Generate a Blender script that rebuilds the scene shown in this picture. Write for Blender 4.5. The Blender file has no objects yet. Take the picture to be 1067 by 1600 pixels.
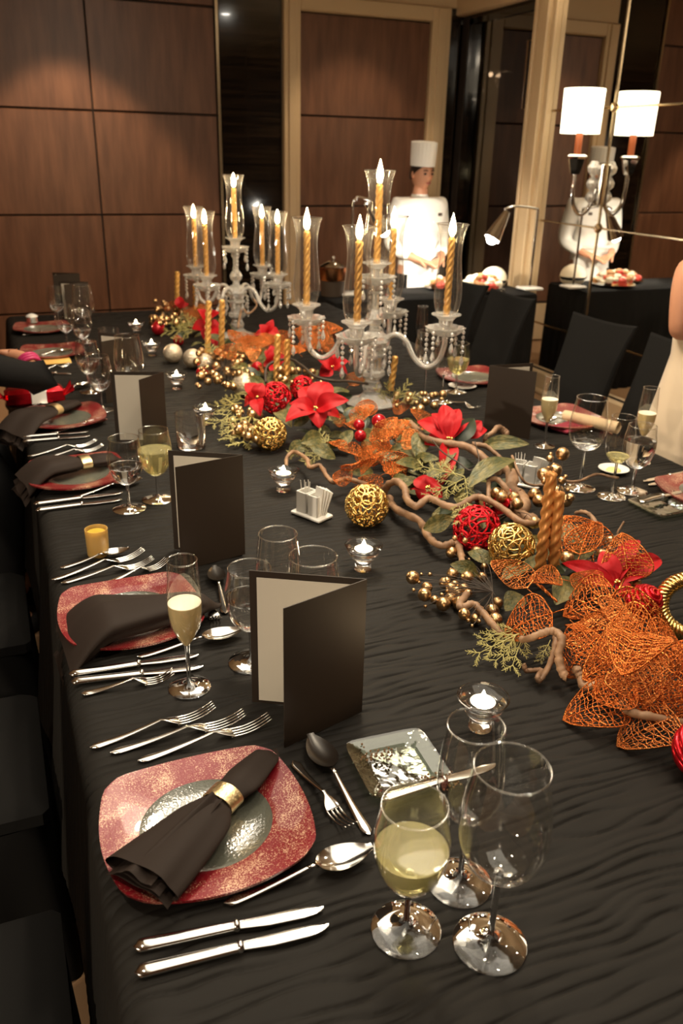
import bpy, bmesh, math, random
import numpy as np
from mathutils import Vector, Matrix, noise
SC = bpy.context.scene
COL = SC.collection
random.seed(7)
# ---------------------------------------------------------------- camera
FPX, PITCH, ROLL, YAW, CAMZ = 1300.0, math.radians(23.4), math.radians(1.4), math.radians(22.4), 1.62
TT = 0.762                                   # table top
_fw = Vector((math.sin(YAW)*math.cos(PITCH), math.cos(YAW)*math.cos(PITCH), -math.sin(PITCH)))
_r0 = Vector((math.cos(YAW), -math.sin(YAW), 0)); _u0 = _r0.cross(_fw)
_rt = _r0*math.cos(ROLL) + _u0*math.sin(ROLL); _up = -_r0*math.sin(ROLL) + _u0*math.cos(ROLL)
CAMP = Vector((0, 0, CAMZ))
cd = bpy.data.cameras.new('camera'); cam = bpy.data.objects.new('camera', cd); COL.objects.link(cam)
cam.matrix_world = Matrix(((_rt.x, _up.x, -_fw.x, 0), (_rt.y, _up.y, -_fw.y, 0), (_rt.z, _up.z, -_fw.z, CAMZ), (0, 0, 0, 1)))
cd.sensor_fit = 'HORIZONTAL'; cd.lens = 18.0; cd.sensor_width = 18.0*1067/FPX
cd.clip_start = 0.02; cd.clip_end = 60
cd.dof.use_dof = True; cd.dof.focus_distance = 1.45; cd.dof.aperture_fstop = 3.6
SC.camera = cam
def ray(px, py): return _fw + _rt*((px-533.5)/FPX) - _up*((py-800)/FPX)
def at(px, py, z=TT):                        # point of the horizontal plane z seen at a pixel of the photograph
    d = ray(px, py); return CAMP + d*((z-CAMZ)/d.z)
def aty(px, py, y):
    d = ray(px, py); return CAMP + d*(y/d.y)
def atx(px, py, x):
    d = ray(px, py); return CAMP + d*(x/d.x)
def atd(px, py, z_depth): return CAMP + ray(px, py)*z_depth
# ---------------------------------------------------------------- world, light, exposure
w = bpy.data.worlds.new('world'); SC.world = w; w.use_nodes = True
w.node_tree.nodes['Background'].inputs[0].default_value = (1.0, 0.72, 0.48, 1)
w.node_tree.nodes['Background'].inputs[1].default_value = 0.012
SC.view_settings.view_transform = 'Standard'; SC.view_settings.look = 'None'
SC.view_settings.gamma = 1; SC.view_settings.use_curve_mapping = False
SC.view_settings.exposure = 0.68
SC.cycles.max_bounces = 14; SC.cycles.transparent_max_bounces = 24; SC.cycles.transmission_bounces = 12
SC.cycles.glossy_bounces = 8; SC.cycles.diffuse_bounces = 3
SC.cycles.sample_clamp_indirect = 6.0; SC.cycles.blur_glossy = 0.3
SC.cycles.use_denoising = True
WARM = (1.0, 0.83, 0.62)
def light(name, kind, loc, power, color=WARM, size=0.1, target=None, spot=None, blend=0.5):
    l = bpy.data.lights.new(name, kind); l.energy = power; l.color = color
    if kind == 'AREA': l.shape = 'DISK'; l.size = size
    else: l.shadow_soft_size = size
    if kind == 'SPOT': l.spot_size = math.radians(spot); l.spot_blend = blend
    o = bpy.data.objects.new(name, l); COL.objects.link(o); o.location = loc
    if target is not None:
        o.rotation_euler = (Vector(target)-Vector(loc)).to_track_quat('-Z', 'Y').to_euler()
    return o
CEIL = 2.92
CHAND = (1.0, 2.33, 2.52)
light('chandelier_light', 'AREA', (CHAND[0], CHAND[1], CHAND[2]-0.2), 12, WARM, 0.28, (CHAND[0], CHAND[1], 0))
light('chandelier_glow', 'POINT', (CHAND[0], CHAND[1], CHAND[2]+0.28), 30, WARM, 0.06)
DOWN = [(0.95, 0.35), (0.95, 1.35), (0.95, 3.4), (0.95, 4.6), (-0.6, 0.9), (2.5, 1.2), (2.6, 3.6)]
for i, (x, y) in enumerate(DOWN):
    light('downlight', 'SPOT', (x, y, CEIL-0.03), 24 if i < 4 else (35 if i == 4 else 22), WARM, 0.05, (x, y, 0), 95, 0.7)
light('wall_spot', 'SPOT', (0.62, 6.02, CEIL-0.03), 82, (1.0, 0.74, 0.48), 0.04, (0.62, 6.42, 0), 74, 0.35)
light('wall_spot', 'SPOT', (2.75, 6.1, CEIL-0.03), 26, (1.0, 0.74, 0.48), 0.04, (2.75, 6.5, 0), 80, 0.5)
light('picture_light', 'SPOT', (-3.0, -.45, 1.85), 190, WARM, .08, (.9, 1.6, .8), 62, .6)  # unseen spot added from the near left to brighten the menu pages
# ---------------------------------------------------------------- mesh helpers
class MB:
    def __init__(s): s.v = []; s.f = []
    def add(s, vs, fs):
        b = len(s.v); s.v += [tuple(p) for p in vs]; s.f += [tuple(i+b for i in q) for q in fs]; return s
    def box(s, c, d, rz=0, bev=0.0, M=None):
        x, y, z = d[0]/2, d[1]/2, d[2]/2
        if bev <= 0:
            vs = [(sx*x, sy*y, sz*z) for sz in (-1, 1) for sx, sy in ((-1, -1), (1, -1), (1, 1), (-1, 1))]
            fs = [(3, 2, 1, 0), (4, 5, 6, 7), (0, 1, 5, 4), (1, 2, 6, 5), (2, 3, 7, 6), (3, 0, 4, 7)]
        else:
            b = min(bev, x*.9, y*.9, z*.9); vs = []; fs = []
            rings = [(-z, b), (-z+b, 0), (z-b, 0), (z, b)]
            for zz, k in rings:
                X, Y = x-k, y-k
                c8 = b*0.6
                for px, py in ((-X+c8, -Y), (X-c8, -Y), (X, -Y+c8), (X, Y-c8), (X-c8, Y), (-X+c8, Y), (-X, Y-c8), (-X, -Y+c8)): vs.append((px, py, zz))
            for r in range(3):
                for k in range(8): a = r*8+k; q = r*8+(k+1) % 8; fs.append((a, q, q+8, a+8))
            fs.append(tuple(range(7, -1, -1))); fs.append(tuple(range(24, 32)))
        ca, sa = math.cos(rz), math.sin(rz)
        vs = [(c[0]+p[0]*ca-p[1]*sa, c[1]+p[0]*sa+p[1]*ca, c[2]+p[2]) for p in vs]
        if M is not None: vs = [M @ Vector(p) for p in vs]
        return s.add(vs, fs)
    def lathe(s, prof, seg=24, c=(0, 0, 0), fn=None, closed=False):
        n = len(prof); vs = []; fs = []
        for i, (r, z) in enumerate(prof):
            for k in range(seg):
                a = 2*math.pi*k/seg; rr = r*(fn(a, i, z) if fn else 1)
                vs.append((c[0]+rr*math.cos(a), c[1]+rr*math.sin(a), c[2]+z))
        m = n if closed else n-1
        for i in range(m):
            j = (i+1) % n
            for k in range(seg):
                q = (k+1) % seg; fs.append((i*seg+k, i*seg+q, j*seg+q, j*seg+k))
        return s.add(vs, fs)
    def tube(s, pts, rad, seg=6, cap=True, flat=1.0, upv=(0, 0, 1)):
        pts = [Vector(p) for p in pts]; n = len(pts)
        if not hasattr(rad, '__len__'): rad = [rad]*n
        vs = []; fs = []; U = None
        for i, p in enumerate(pts):
            t = (pts[min(i+1, n-1)]-pts[max(i-1, 0)])
            t = t.normalized() if t.length > 1e-9 else Vector((0, 0, 1))
            if U is None:
                U = Vector(upv)
                if abs(U.dot(t)) > .95: U = Vector((1, 0, 0))
            U = (U-t*U.dot(t))
            U = U.normalized() if U.length > 1e-6 else t.orthogonal().normalized()
            W = t.cross(U)
            for k in range(seg):
                a = 2*math.pi*k/seg; vs.append(p + (W*math.cos(a) + U*math.sin(a)*flat)*rad[i])
        for i in range(n-1):
            for k in range(seg): q = (k+1) % seg; fs.append((i*seg+k, i*seg+q, (i+1)*seg+q, (i+1)*seg+k))
        if cap: fs.append(tuple(range(seg-1, -1, -1))); fs.append(tuple((n-1)*seg+k for k in range(seg)))
        return s.add(vs, fs)
    def grid(s, fn, nu, nv, wrapu=False):
        vs = [fn(i/nu, j/nv) for i in range(nu+1) for j in range(nv+1)]
        fs = [(i*(nv+1)+j, (i+1)*(nv+1)+j, (i+1)*(nv+1)+j+1, i*(nv+1)+j+1) for i in range(nu) for j in range(nv)]
        return s.add(vs, fs)
    def ball(s, c, r, seg=12, rings=8, sc=(1, 1, 1)):
        vs = [(c[0], c[1], c[2]-r*sc[2])]; fs = []
        for i in range(1, rings):
            a = -math.pi/2+math.pi*i/rings
            for k in range(seg):
                b = 2*math.pi*k/seg; vs.append((c[0]+r*sc[0]*math.cos(a)*math.cos(b), c[1]+r*sc[1]*math.cos(a)*math.sin(b), c[2]+r*sc[2]*math.sin(a)))
        vs.append((c[0], c[1], c[2]+r*sc[2])); L = len(vs)-1
        for k in range(seg):
            q = (k+1) % seg; fs.append((0, 1+q, 1+k)); fs.append((L, L-seg+k, L-seg+q))
            for i in range(rings-2): fs.append((1+i*seg+k, 1+i*seg+q, 1+(i+1)*seg+q, 1+(i+1)*seg+k))
        return s.add(vs, fs)
    def mesh(s, name, mat=None, sharp=40):
        me = bpy.data.meshes.new(name); me.from_pydata(s.v, [], s.f); me.update()
        me.shade_smooth()
        if sharp < 180: me.set_sharp_from_angle(angle=math.radians(sharp))
        if mat: me.materials.append(mat)
        return me
    def build(s, name, mat, parent=None, sharp=40, loc=None, solid=0.0):
        me = s.mesh(name, mat, sharp); o = put(name, me, parent, loc)
        if solid: bake_mods(o, [('SOLIDIFY', dict(thickness=solid, offset=0))])
        return o
def put(name, me, parent=None, loc=None, rot=None, scale=None):
    o = bpy.data.objects.new(name, me); COL.objects.link(o)
    if parent: o.parent = parent
    if loc is not None: o.location = loc
    if rot is not None: o.rotation_euler = rot
    if scale is not None: o.scale = (scale,)*3 if not hasattr(scale, '__len__') else scale
    return o
def bake_mods(o, mods):
    for t, kw in mods:
        m = o.modifiers.new(t.lower(), t)
        for k, v in kw.items(): setattr(m, k, v)
    dg = bpy.context.evaluated_depsgraph_get(); dg.update()
    me = bpy.data.meshes.new_from_object(o.evaluated_get(dg)); o.modifiers.clear()
    mats = list(o.data.materials); old = o.data; o.data = me
    if len(me.materials) == 0:
        for m in mats: me.materials.append(m)
    bpy.data.meshes.remove(old)
    return o
def tag(o, label, cat, group=None, kind=None):
    o['label'] = label; o['category'] = cat
    if group: o['group'] = group
    if kind: o['kind'] = kind
    return o
def thing(name, label, cat, loc=(0, 0, 0), rz=0.0, group=None, rot=None, scale=None):
    o = bpy.data.objects.new(name, None); COL.objects.link(o); o.location = loc
    o.rotation_euler = rot if rot is not None else (0, 0, rz)
    if scale: o.scale = (scale,)*3 if not hasattr(scale, '__len__') else scale
    o.empty_display_size = .05
    return tag(o, label, cat, group)
def struct(o): o['kind'] = 'structure'; return o
def copy_tree(o, parent=None):
    c = o.copy(); COL.objects.link(c)
    if parent is not None: c.parent = parent
    for ch in list(o.children): copy_tree(ch, c)
    return c
def spline(pts, n=8):
    P = [Vector(p) for p in pts]; out = []
    for i in range(len(P)-1):
        a, b, c, d = P[max(i-1, 0)], P[i], P[i+1], P[min(i+2, len(P)-1)]
        for k in range(n):
            t = k/n
            out.append(.5*((2*b)+(c-a)*t+(2*a-5*b+4*c-d)*t*t+(3*b-a-3*c+d)*t**3))
    out.append(P[-1]); return out
def lerp(a, b, t): return a+(b-a)*t
# ---------------------------------------------------------------- materials
MATS = {}
def principled(name, col, rough=.5, metal=0., **kw):
    m = bpy.data.materials.new(name); m.use_nodes = True; b = m.node_tree.nodes['Principled BSDF']
    b.inputs['Base Color'].default_value = (*col, 1); b.inputs['Roughness'].default_value = rough; b.inputs['Metallic'].default_value = metal
    for k, v in kw.items():
        s = b.inputs[k.replace('_', ' ')]
        s.default_value = (*v, 1) if isinstance(v, tuple) and len(v) == 3 else v
    MATS[name] = m; return m
def nd(m, t, **kw):
    n = m.node_tree.nodes.new(t)
    for k, v in kw.items():
        if k in n.inputs: n.inputs[k].default_value = v
        else: setattr(n, k, v)
    return n
def lk(m, a, b): m.node_tree.links.new(a, b)
def bsdf(m): return m.node_tree.nodes['Principled BSDF']
def coords(m, scale=(1, 1, 1), obj=True):
    tc = nd(m, 'ShaderNodeTexCoord'); mp = nd(m, 'ShaderNodeMapping'); mp.inputs['Scale'].default_value = scale
    lk(m, tc.outputs['Object' if obj else 'Generated'], mp.inputs['Vector']); return mp.outputs['Vector']
def bump(m, scale=40, strength=.2, dist=.002, vec=None, detail=4, tex='ShaderNodeTexNoise'):
    v = vec or coords(m); n = nd(m, tex); n.inputs['Scale'].default_value = scale
    if 'Detail' in n.inputs: n.inputs['Detail'].default_value = detail
    lk(m, v, n.inputs['Vector']); b = nd(m, 'ShaderNodeBump'); b.inputs['Strength'].default_value = strength; b.inputs['Distance'].default_value = dist
    lk(m, n.outputs[0], b.inputs['Height']); lk(m, b.outputs[0], bsdf(m).inputs['Normal']); return n
def colmix(m, c1, c2, scale=8, lo=.35, hi=.65, vec=None, detail=5, tex='ShaderNodeTexNoise', out=0):
    v = vec or coords(m); n = nd(m, tex); n.inputs['Scale'].default_value = scale
    if 'Detail' in n.inputs: n.inputs['Detail'].default_value = detail
    lk(m, v, n.inputs['Vector']); r = nd(m, 'ShaderNodeValToRGB')
    r.color_ramp.elements[0].position = lo; r.color_ramp.elements[0].color = (*c1, 1)
    r.color_ramp.elements[1].position = hi; r.color_ramp.elements[1].color = (*c2, 1)
    lk(m, n.outputs[out], r.inputs[0]); lk(m, r.outputs[0], bsdf(m).inputs['Base Color']); return r
def glitter(m, scale=900, strength=.6):
    # flecks: every small cell turns its own way
    v = coords(m); vo = nd(m, 'ShaderNodeTexVoronoi'); vo.inputs['Scale'].default_value = scale; lk(m, v, vo.inputs['Vector'])
    s = nd(m, 'ShaderNodeVectorMath', operation='SUBTRACT'); s.inputs[1].default_value = (.5, .5, .5); lk(m, vo.outputs['Color'], s.inputs[0])
    sc = nd(m, 'ShaderNodeVectorMath', operation='SCALE'); sc.inputs['Scale'].default_value = strength*2; lk(m, s.outputs[0], sc.inputs[0])
    g = nd(m, 'ShaderNodeNewGeometry'); a = nd(m, 'ShaderNodeVectorMath', operation='ADD'); lk(m, g.outputs['Normal'], a.inputs[0]); lk(m, sc.outputs[0], a.inputs[1])
    nn = nd(m, 'ShaderNodeVectorMath', operation='NORMALIZE'); lk(m, a.outputs[0], nn.inputs[0]); lk(m, nn.outputs[0], bsdf(m).inputs['Normal'])
def emis(name, col, strength):
    m = bpy.data.materials.new(name); m.use_nodes = True; nt = m.node_tree; nt.nodes.remove(nt.nodes['Principled BSDF'])
    e = nd(m, 'ShaderNodeEmission'); e.inputs[0].default_value = (*col, 1); e.inputs[1].default_value = strength
    lk(m, e.outputs[0], nt.nodes['Material Output'].inputs[0]); MATS[name] = m; return m
def thin_glass(name, tint=(.985, .98, .965), ior=1.5, gain=1.7, wav=0, edge_glow=0):
    # one wall of thin glass: Fresnel reflection over clear transmission
    m = bpy.data.materials.new(name); m.use_nodes = True; nt = m.node_tree; nt.nodes.remove(nt.nodes['Principled BSDF'])
    t = nd(m, 'ShaderNodeBsdfTransparent'); t.inputs[0].default_value = (*tint, 1)
    g = nd(m, 'ShaderNodeBsdfGlossy'); g.inputs['Roughness'].default_value = .0; g.inputs[0].default_value = (1, 1, 1, 1)
    lw = nd(m, 'ShaderNodeLayerWeight'); lw.inputs[0].default_value = .5
    p = nd(m, 'ShaderNodeMath', operation='POWER'); lk(m, lw.outputs['Facing'], p.inputs[0]); p.inputs[1].default_value = 3.0
    ma = nd(m, 'ShaderNodeMath', operation='MULTIPLY_ADD'); lk(m, p.outputs[0], ma.inputs[0]); ma.inputs[1].default_value = .85; ma.inputs[2].default_value = .05*gain
    if wav:
        v = coords(m); n = nd(m, 'ShaderNodeTexNoise', Scale=float(wav), Detail=2.0); lk(m, v, n.inputs['Vector']); b = nd(m, 'ShaderNodeBump'); b.inputs['Strength'].default_value = .5; b.inputs['Distance'].default_value = .003
        lk(m, n.outputs[0], b.inputs['Height']); lk(m, b.outputs[0], g.inputs['Normal'])
    if edge_glow:                                # pale diffuse share added so the glass edges look candle-lit
        d1 = nd(m, 'ShaderNodeBsdfDiffuse'); d2 = nd(m, 'ShaderNodeBsdfTranslucent'); dm = nd(m, 'ShaderNodeMixShader'); lk(m, d1.outputs[0], dm.inputs[1]); lk(m, d2.outputs[0], dm.inputs[2])
        gm = nd(m, 'ShaderNodeMixShader'); gm.inputs[0].default_value = edge_glow; lk(m, g.outputs[0], gm.inputs[1]); lk(m, dm.outputs[0], gm.inputs[2]); g = gm
    mx = nd(m, 'ShaderNodeMixShader'); lk(m, ma.outputs[0], mx.inputs[0]); lk(m, t.outputs[0], mx.inputs[1]); lk(m, g.outputs[0], mx.inputs[2])
    lk(m, mx.outputs[0], nt.nodes['Material Output'].inputs[0]); MATS[name] = m; return m
def solid_glass(name, col=(1, 1, 1), ior=1.5, rough=0.0):
    return principled(name, col, rough, 0, IOR=ior, Transmission_Weight=1.0)
M_cloth = principled('black_crinkle_cloth', (.0125, .0110, .0092), .68, Specular_IOR_Level=.16); bump(M_cloth, 900, .25, .0006)
M_blackfab = principled('black_chair_fabric', (.010, .0095, .009), .85, Specular_IOR_Level=.15); bump(M_blackfab, 500, .2, .0006)
M_silver = principled('polished_silver', (.88, .86, .82), .13, 1.0)
M_napkin = principled('dark_brown_napkin', (.019, .0115, .008), .75, Specular_IOR_Level=.25); bump(M_napkin, 700, .15, .0005)
M_ring = principled('gold_napkin_ring', (.72, .56, .30), .32, 1.0); bump(M_ring, 160, .5, .002)
M_red = principled('red_glitter_rim', (.3, .006, .012), .34, .1, Coat_Weight=.5); bump(M_red, 300, .35, .001)
_v = coords(M_red); _a = nd(M_red, 'ShaderNodeTexNoise', Scale=520.0, Detail=3.0); _b = nd(M_red, 'ShaderNodeTexNoise', Scale=26.0, Detail=3.0)
lk(M_red, _v, _a.inputs['Vector']); lk(M_red, _v, _b.inputs['Vector'])
_m = nd(M_red, 'ShaderNodeMath', operation='MULTIPLY_ADD'); lk(M_red, _b.outputs[0], _m.inputs[0]); _m.inputs[1].default_value = .55; lk(M_red, _a.outputs[0], _m.inputs[2])
_r = nd(M_red, 'ShaderNodeValToRGB'); _r.color_ramp.elements[0].position = .82; _r.color_ramp.elements[0].color = (.19, .003, .009, 1); _r.color_ramp.elements[1].position = .985; _r.color_ramp.elements[1].color = (.66, .42, .27, 1)
lk(M_red, _m.outputs[0], _r.inputs[0]); lk(M_red, _r.outputs[0], bsdf(M_red).inputs['Base Color'])
M_plateglass = principled('textured_plate_glass', (.16, .165, .13), .16, .0, IOR=1.5, Transmission_Weight=.35, Specular_IOR_Level=.4); bump(M_plateglass, 190, .55, .0016, detail=2)
M_glass = thin_glass('thin_clear_glass')
M_glassf = thin_glass('thick_clear_glass', (.93, .92, .89), gain=2.4)
M_solid = solid_glass('solid_clear_glass')
M_crystal = principled('cut_crystal', (.95, .93, .88), .04, 0, IOR=1.56, Transmission_Weight=.74)
M_shadeg = thin_glass('hurricane_glass', (.96, .95, .93), gain=2.4, edge_glow=.14)
M_gplate = thin_glass('greenish_plate_glass', (.78, .83, .74), gain=2.4, wav=45)
M_water = solid_glass('water', (.98, .99, 1), 1.33)
M_wine = principled('white_wine', (1.0, .93, .50), .02, 0, IOR=1.34, Transmission_Weight=.80, Subsurface_Weight=0)
M_champ = principled('champagne', (.95, .78, .42), .05, 0, IOR=1.34, Transmission_Weight=.52)
M_foam = principled('champagne_foam', (.92, .85, .66), .6); bump(M_foam, 400, .6, .001)
M_menu = principled('dark_brown_card', (.026, .017, .011), .5, Specular_IOR_Level=.3); bump(M_menu, 300, .12, .0006)
M_page = principled('cream_paper', (.56, .51, .42), .8)
M_white = principled('white_porcelain', (.82, .80, .74), .18, Coat_Weight=.3)
M_paper = principled('white_paper', (.80, .78, .72), .8)
M_wax = principled('tealight_wax', (.9, .86, .78), .45)
M_alu = principled('tealight_cup', (.8, .8, .78), .25, 1.0)
M_flame = emis('candle_flame', (1.0, .78, .42), 60)
M_tea = emis('tealight_flame', (1.0, .80, .50), 34)
M_candle = principled('gold_candle_wax', (.72, .40, .11), .34, .5, Coat_Weight=.2)
M_candle2 = principled('bronze_candle_wax', (.60, .26, .07), .38, .35)
M_gold = principled('gold_leaf', (.83, .58, .20), .24, 1.0); bump(M_gold, 14, .2, .02)
M_goldb = principled('gold_glitter_berry', (.64, .42, .21), .30, 1.0); glitter(M_goldb, 9, .16)
M_redm = principled('red_metallic', (.62, .012, .022), .26, .75); bump(M_redm, 14, .2, .02)
M_redball = principled('red_shiny_ball', (.55, .01, .02), .14, .5, Coat_Weight=.5)
M_pearl = principled('champagne_glitter_ball', (.72, .62, .47), .38, .6); glitter(M_pearl, 420, .35)
M_petal = principled('red_satin_petal', (.40, .004, .008), .55, Specular_IOR_Level=.25); bump(M_petal, 60, .3, .002)
M_copper = principled('copper_glitter', (.70, .205, .045), .27, .8); glitter(M_copper, 110, .75)
M_copper2 = principled('gold_copper_glitter', (.74, .265, .075), .27, .8); glitter(M_copper2, 110, .75)
M_branch = principled('willow_bark', (.21, .125, .068), .6); colmix(M_branch, (.17, .09, .045), (.36, .215, .12), 30, .35, .7); bump(M_branch, 90, .3, .002)
M_twig = principled('dark_twig', (.05, .032, .02), .6)
M_cedar = principled('dusty_gold_cedar', (.36, .32, .11), .45, .2)
M_leaf = principled('olive_leaf', (.15, .14, .045), .45, .1); colmix(M_leaf, (.055, .065, .018), (.19, .155, .045), 7, .4, .66); bump(M_leaf, 12, .3, .02)
M_dleaf = principled('dark_green_leaf', (.025, .035, .016), .4)
M_wall = principled('brown_wood_panel', (.15, .072, .040), .42)
_v = coords(M_wall, (7, 7, .9)); colmix(M_wall, (.095, .038, .018), (.160, .070, .035), 3.0, .3, .7, vec=_v)
M_dark = principled('panel_joint', (.02, .012, .008), .7)
M_lacq = principled('dark_lacquer', (.010, .007, .005), .10, Coat_Weight=.4)
_v = coords(M_lacq, (.4, .4, 14)); colmix(M_lacq, (.004, .003, .002), (.028, .017, .010), 2.4, .4, .72, vec=_v)
M_trim = principled('cream_trim', (.56, .41, .24), .42); 
M_ceil = principled('cream_ceiling', (.62, .50, .34), .8)
M_mirror = principled('mirror', (.80, .78, .74), .0, 1.0)
M_metal = principled('brass_trim', (.62, .48, .30), .25, 1.0)
M_chrome = principled('chrome', (.78, .77, .75), .09, 1.0)
M_floor = principled('tan_carpet', (.34, .20, .10), .85); bump(M_floor, 300, .3, .002)
M_skin = principled('skin', (.50, .235, .135), .5, Subsurface_Weight=.08); M_skin.node_tree.nodes['Principled BSDF'].inputs['Subsurface Radius'].default_value = (.01, .004, .002)
M_chef = principled('white_chef_cloth', (.80, .78, .73), .8)
M_dress = principled('ivory_satin', (.66, .53, .38), .42, Sheen_Weight=.25)
M_blackc = principled('black_clothing', (.009, .0085, .0085), .85, Specular_IOR_Level=.15)
M_hair = principled('dark_hair', (.02, .012, .008), .45)
M_lip = principled('lips', (.33, .09, .07), .5)
M_eye = principled('eyes', (.03, .02, .018), .3)
M_shade = emis('lit_lamp_shade', (1.0, .86, .60), 3.4)
M_bulb = emis('lamp_bulb', (1.0, .93, .80), 90)
M_terra = principled('terracotta_sleeve', (.34, .085, .025), .45)
# ================================================================ SETTING
YB, XM = 6.716, 3.70
XL, YF = -3.2, -2.6
fl = MB().box(((XL+XM)/2+.6, (YB+YF)/2, -.05), (XM-XL+2.6, YB-YF+1.2, .1)).build('floor', M_floor); struct(fl)
ce = MB().box(((XL+XM)/2, (YB+YF)/2, CEIL+.05), (XM-XL+.4, YB-YF+.4, .1)).build('ceiling', M_ceil); struct(ce)
for i, (x, y) in enumerate(DOWN):
    o = thing('ceiling_downlight', 'recessed round downlight in cream ceiling, %s' % ['over the near end of the table', 'over the second place setting', 'over the far candelabra', 'over the far end of the table', 'over the chairs on the menu side', 'over the near chairs on the mirror side', 'over the far chairs on the mirror side'][i], 'ceiling light', (x, y, CEIL))
    MB().lathe([(.05, -.002), (.075, -.006), (.08, 0)], 20).build('trim_ring', M_chrome, o)
    MB().lathe([(0.0005, -.001), (.05, -.001)], 20).build('lens', M_bulb, o)
# back wall: carcass plus its pieces
wb = MB().box(((XL+XM)/2, YB+.10, CEIL/2), (XM-XL, .14, CEIL)).build('wall_back', M_dark); struct(wb)
def bx(px, py=250): return aty(px, py, YB).x
xE, c1, c2, c3, c4 = bx(342), bx(442), bx(467), bx(663, 220), bx(690, 220)
zs1, zs2 = aty(150, 173, YB).z, aty(150, 336, YB).z
dz = zs1-zs2; xv = bx(149, 215); pw = xE-xv
rows = [(max(.02, zs2-dz*(k)), zs2-dz*(k-1)) for k in range(3, 0, -1)] + [(zs2, zs1), (zs1, zs1+dz), (zs1+dz, CEIL)]
rows = [r for r in rows if r[1]-r[0] > .05]
pm = {}
def panel(x0, x1, z0, z1, mat, nm='panel', g=.006, t=.03, par=wb, sharp=40):
    key = (round(x1-x0, 3), round(z1-z0, 3), mat.name, t)
    if key not in pm: pm[key] = MB().box((0, 0, 0), (x1-x0-2*g, t, z1-z0-2*g), bev=.004).mesh(nm, mat)
    return put(nm, pm[key], par, ((x0+x1)/2, YB+.03-t/2, (z0+z1)/2))
k = 0
while True:
    xa, xb = xE-pw*(k+1), xE-pw*k
    for z0, z1 in rows: panel(max(xa, XL), xb, z0, z1, M_wall)
    k += 1
    if xa <= XL: break
# edge strip, dark lacquer bay, framed panel
MB().box((xE+.012, YB+.005, CEIL/2), (.02, .05, CEIL)).build('edge_strip', M_metal, wb)
panel(xE+.024, c1, 0.02, CEIL, M_lacq, 'lacquer_panel')
ztop = aty(467, 17, YB).z; zf = aty(442, -12, YB).z
zs = [0.36, aty(467, 180, YB).z-2*.66, aty(467, 180, YB).z-.66, aty(467, 180, YB).z, ztop]
zs[1] = max(zs[1], .5)
for a, b in ((0, 2), (2, 3), (3, 4)): panel(c2, c3, zs[a], zs[b], M_wall)
for x0, x1 in ((c1, c2), (c3, c4)):
    MB().box(((x0+x1)/2, YB-.005, zf/2), (x1-x0, .07, zf), bev=.01).box(((x0+x1)/2, YB-.045, zf/2), ((x1-x0)*.45, .02, zf-.02), bev=.006).build('frame_stile', M_trim, wb)
MB().box(((c2+c3)/2, YB-.005, (ztop+zf)/2), (c3-c2, .07, zf-ztop), bev=.01).build('frame_rail', M_trim, wb)
MB().box(((c2+c3)/2, YB-.005, .18), (c3-c2, .07, .34), bev=.01).build('frame_rail', M_trim, wb)
panel(c4, XM, .02, zf, M_lacq, 'lacquer_panel')
panel(c1, XM, zf, CEIL, M_trim, 'frieze_panel', g=0)
# mirror-side wall
wr = MB().box((XM+.10, (YF+5.36)/2, CEIL/2), (.16, 5.36-YF, CEIL)).box((XM+.1, (5.36+YB)/2, (CEIL+2.62)/2), (.16, YB-5.36, CEIL-2.62)).box((XM+.1, YB-.03, CEIL/2), (.16, .10, CEIL)).build('wall_right', M_dark); struct(wr)
ya, yb_ = 5.37, 5.62
MB().box((XM-.01, (ya+yb_)/2, CEIL/2), (.06, yb_-ya, CEIL), bev=.012).box((XM-.05, (ya+yb_)/2-.03, CEIL/2), (.04, .09, CEIL-.02), bev=.014).box((XM-.045, yb_-.03, CEIL/2), (.03, .035, CEIL-.02), bev=.01).build('trim_1', M_trim); struct(bpy.data.objects['trim_1'])
MB().box((XM-.02, (yb_+YB)/2, 2.72), (.08, YB-yb_, .20), bev=.01).build('trim_2', M_trim); struct(bpy.data.objects['trim_2'])
yseam, zr1, zr2 = 4.70, atx(936, 357, XM).z, atx(952, 168, XM).z
zz = [zr1-2*(zr2-zr1)+.32, zr1-(zr2-zr1), zr1, zr2, zr2+(zr2-zr1), CEIL]
zz[0] = .16
ys = [ya, yseam, yseam-1.05, yseam-2.1, yseam-3.15, yseam-4.2]
for i in range(len(ys)-1):
    for j in range(len(zz)-1):
        if zz[j+1]-zz[j] < .05: continue
        MB().box((XM+.012, (ys[i]+ys[i+1])/2, (zz[j]+zz[j+1])/2), (.012, ys[i]-ys[i+1]-.006, zz[j+1]-zz[j]-.006), bev=.004).build('mirror_pane', M_mirror, wr)
for y in ys[1:-1]: MB().box((XM+.004, y, CEIL/2+.08), (.012, .012, CEIL-.16)).build('mirror_strip', M_metal, wr)
for z in zz[1:-1]: MB().box((XM+.005, (ys[0]+ys[-1])/2, z), (.010, ys[0]-ys[-1], .007)).build('mirror_strip', M_metal, wr)
for z in (zr1, zr2):
    MB().lathe([(.0005, .022), (.022, .018), (.03, .008), (.03, 0)], 4).build('rosette', M_metal, wr).matrix_local = Matrix.Translation((XM+.0, yseam, z)) @ Matrix.Rotation(-math.pi/2, 4, 'Y')
MB().box((XM-.03, (ya+1.0)/2, .08), (.05, ya-1.0, .16), bev=.01).box((XM-.04, (ya+1.0)/2, .02), (.07, ya-1.0, .04), bev=.01).build('baseboard_right', M_trim); struct(bpy.data.objects['baseboard_right'])
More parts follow.
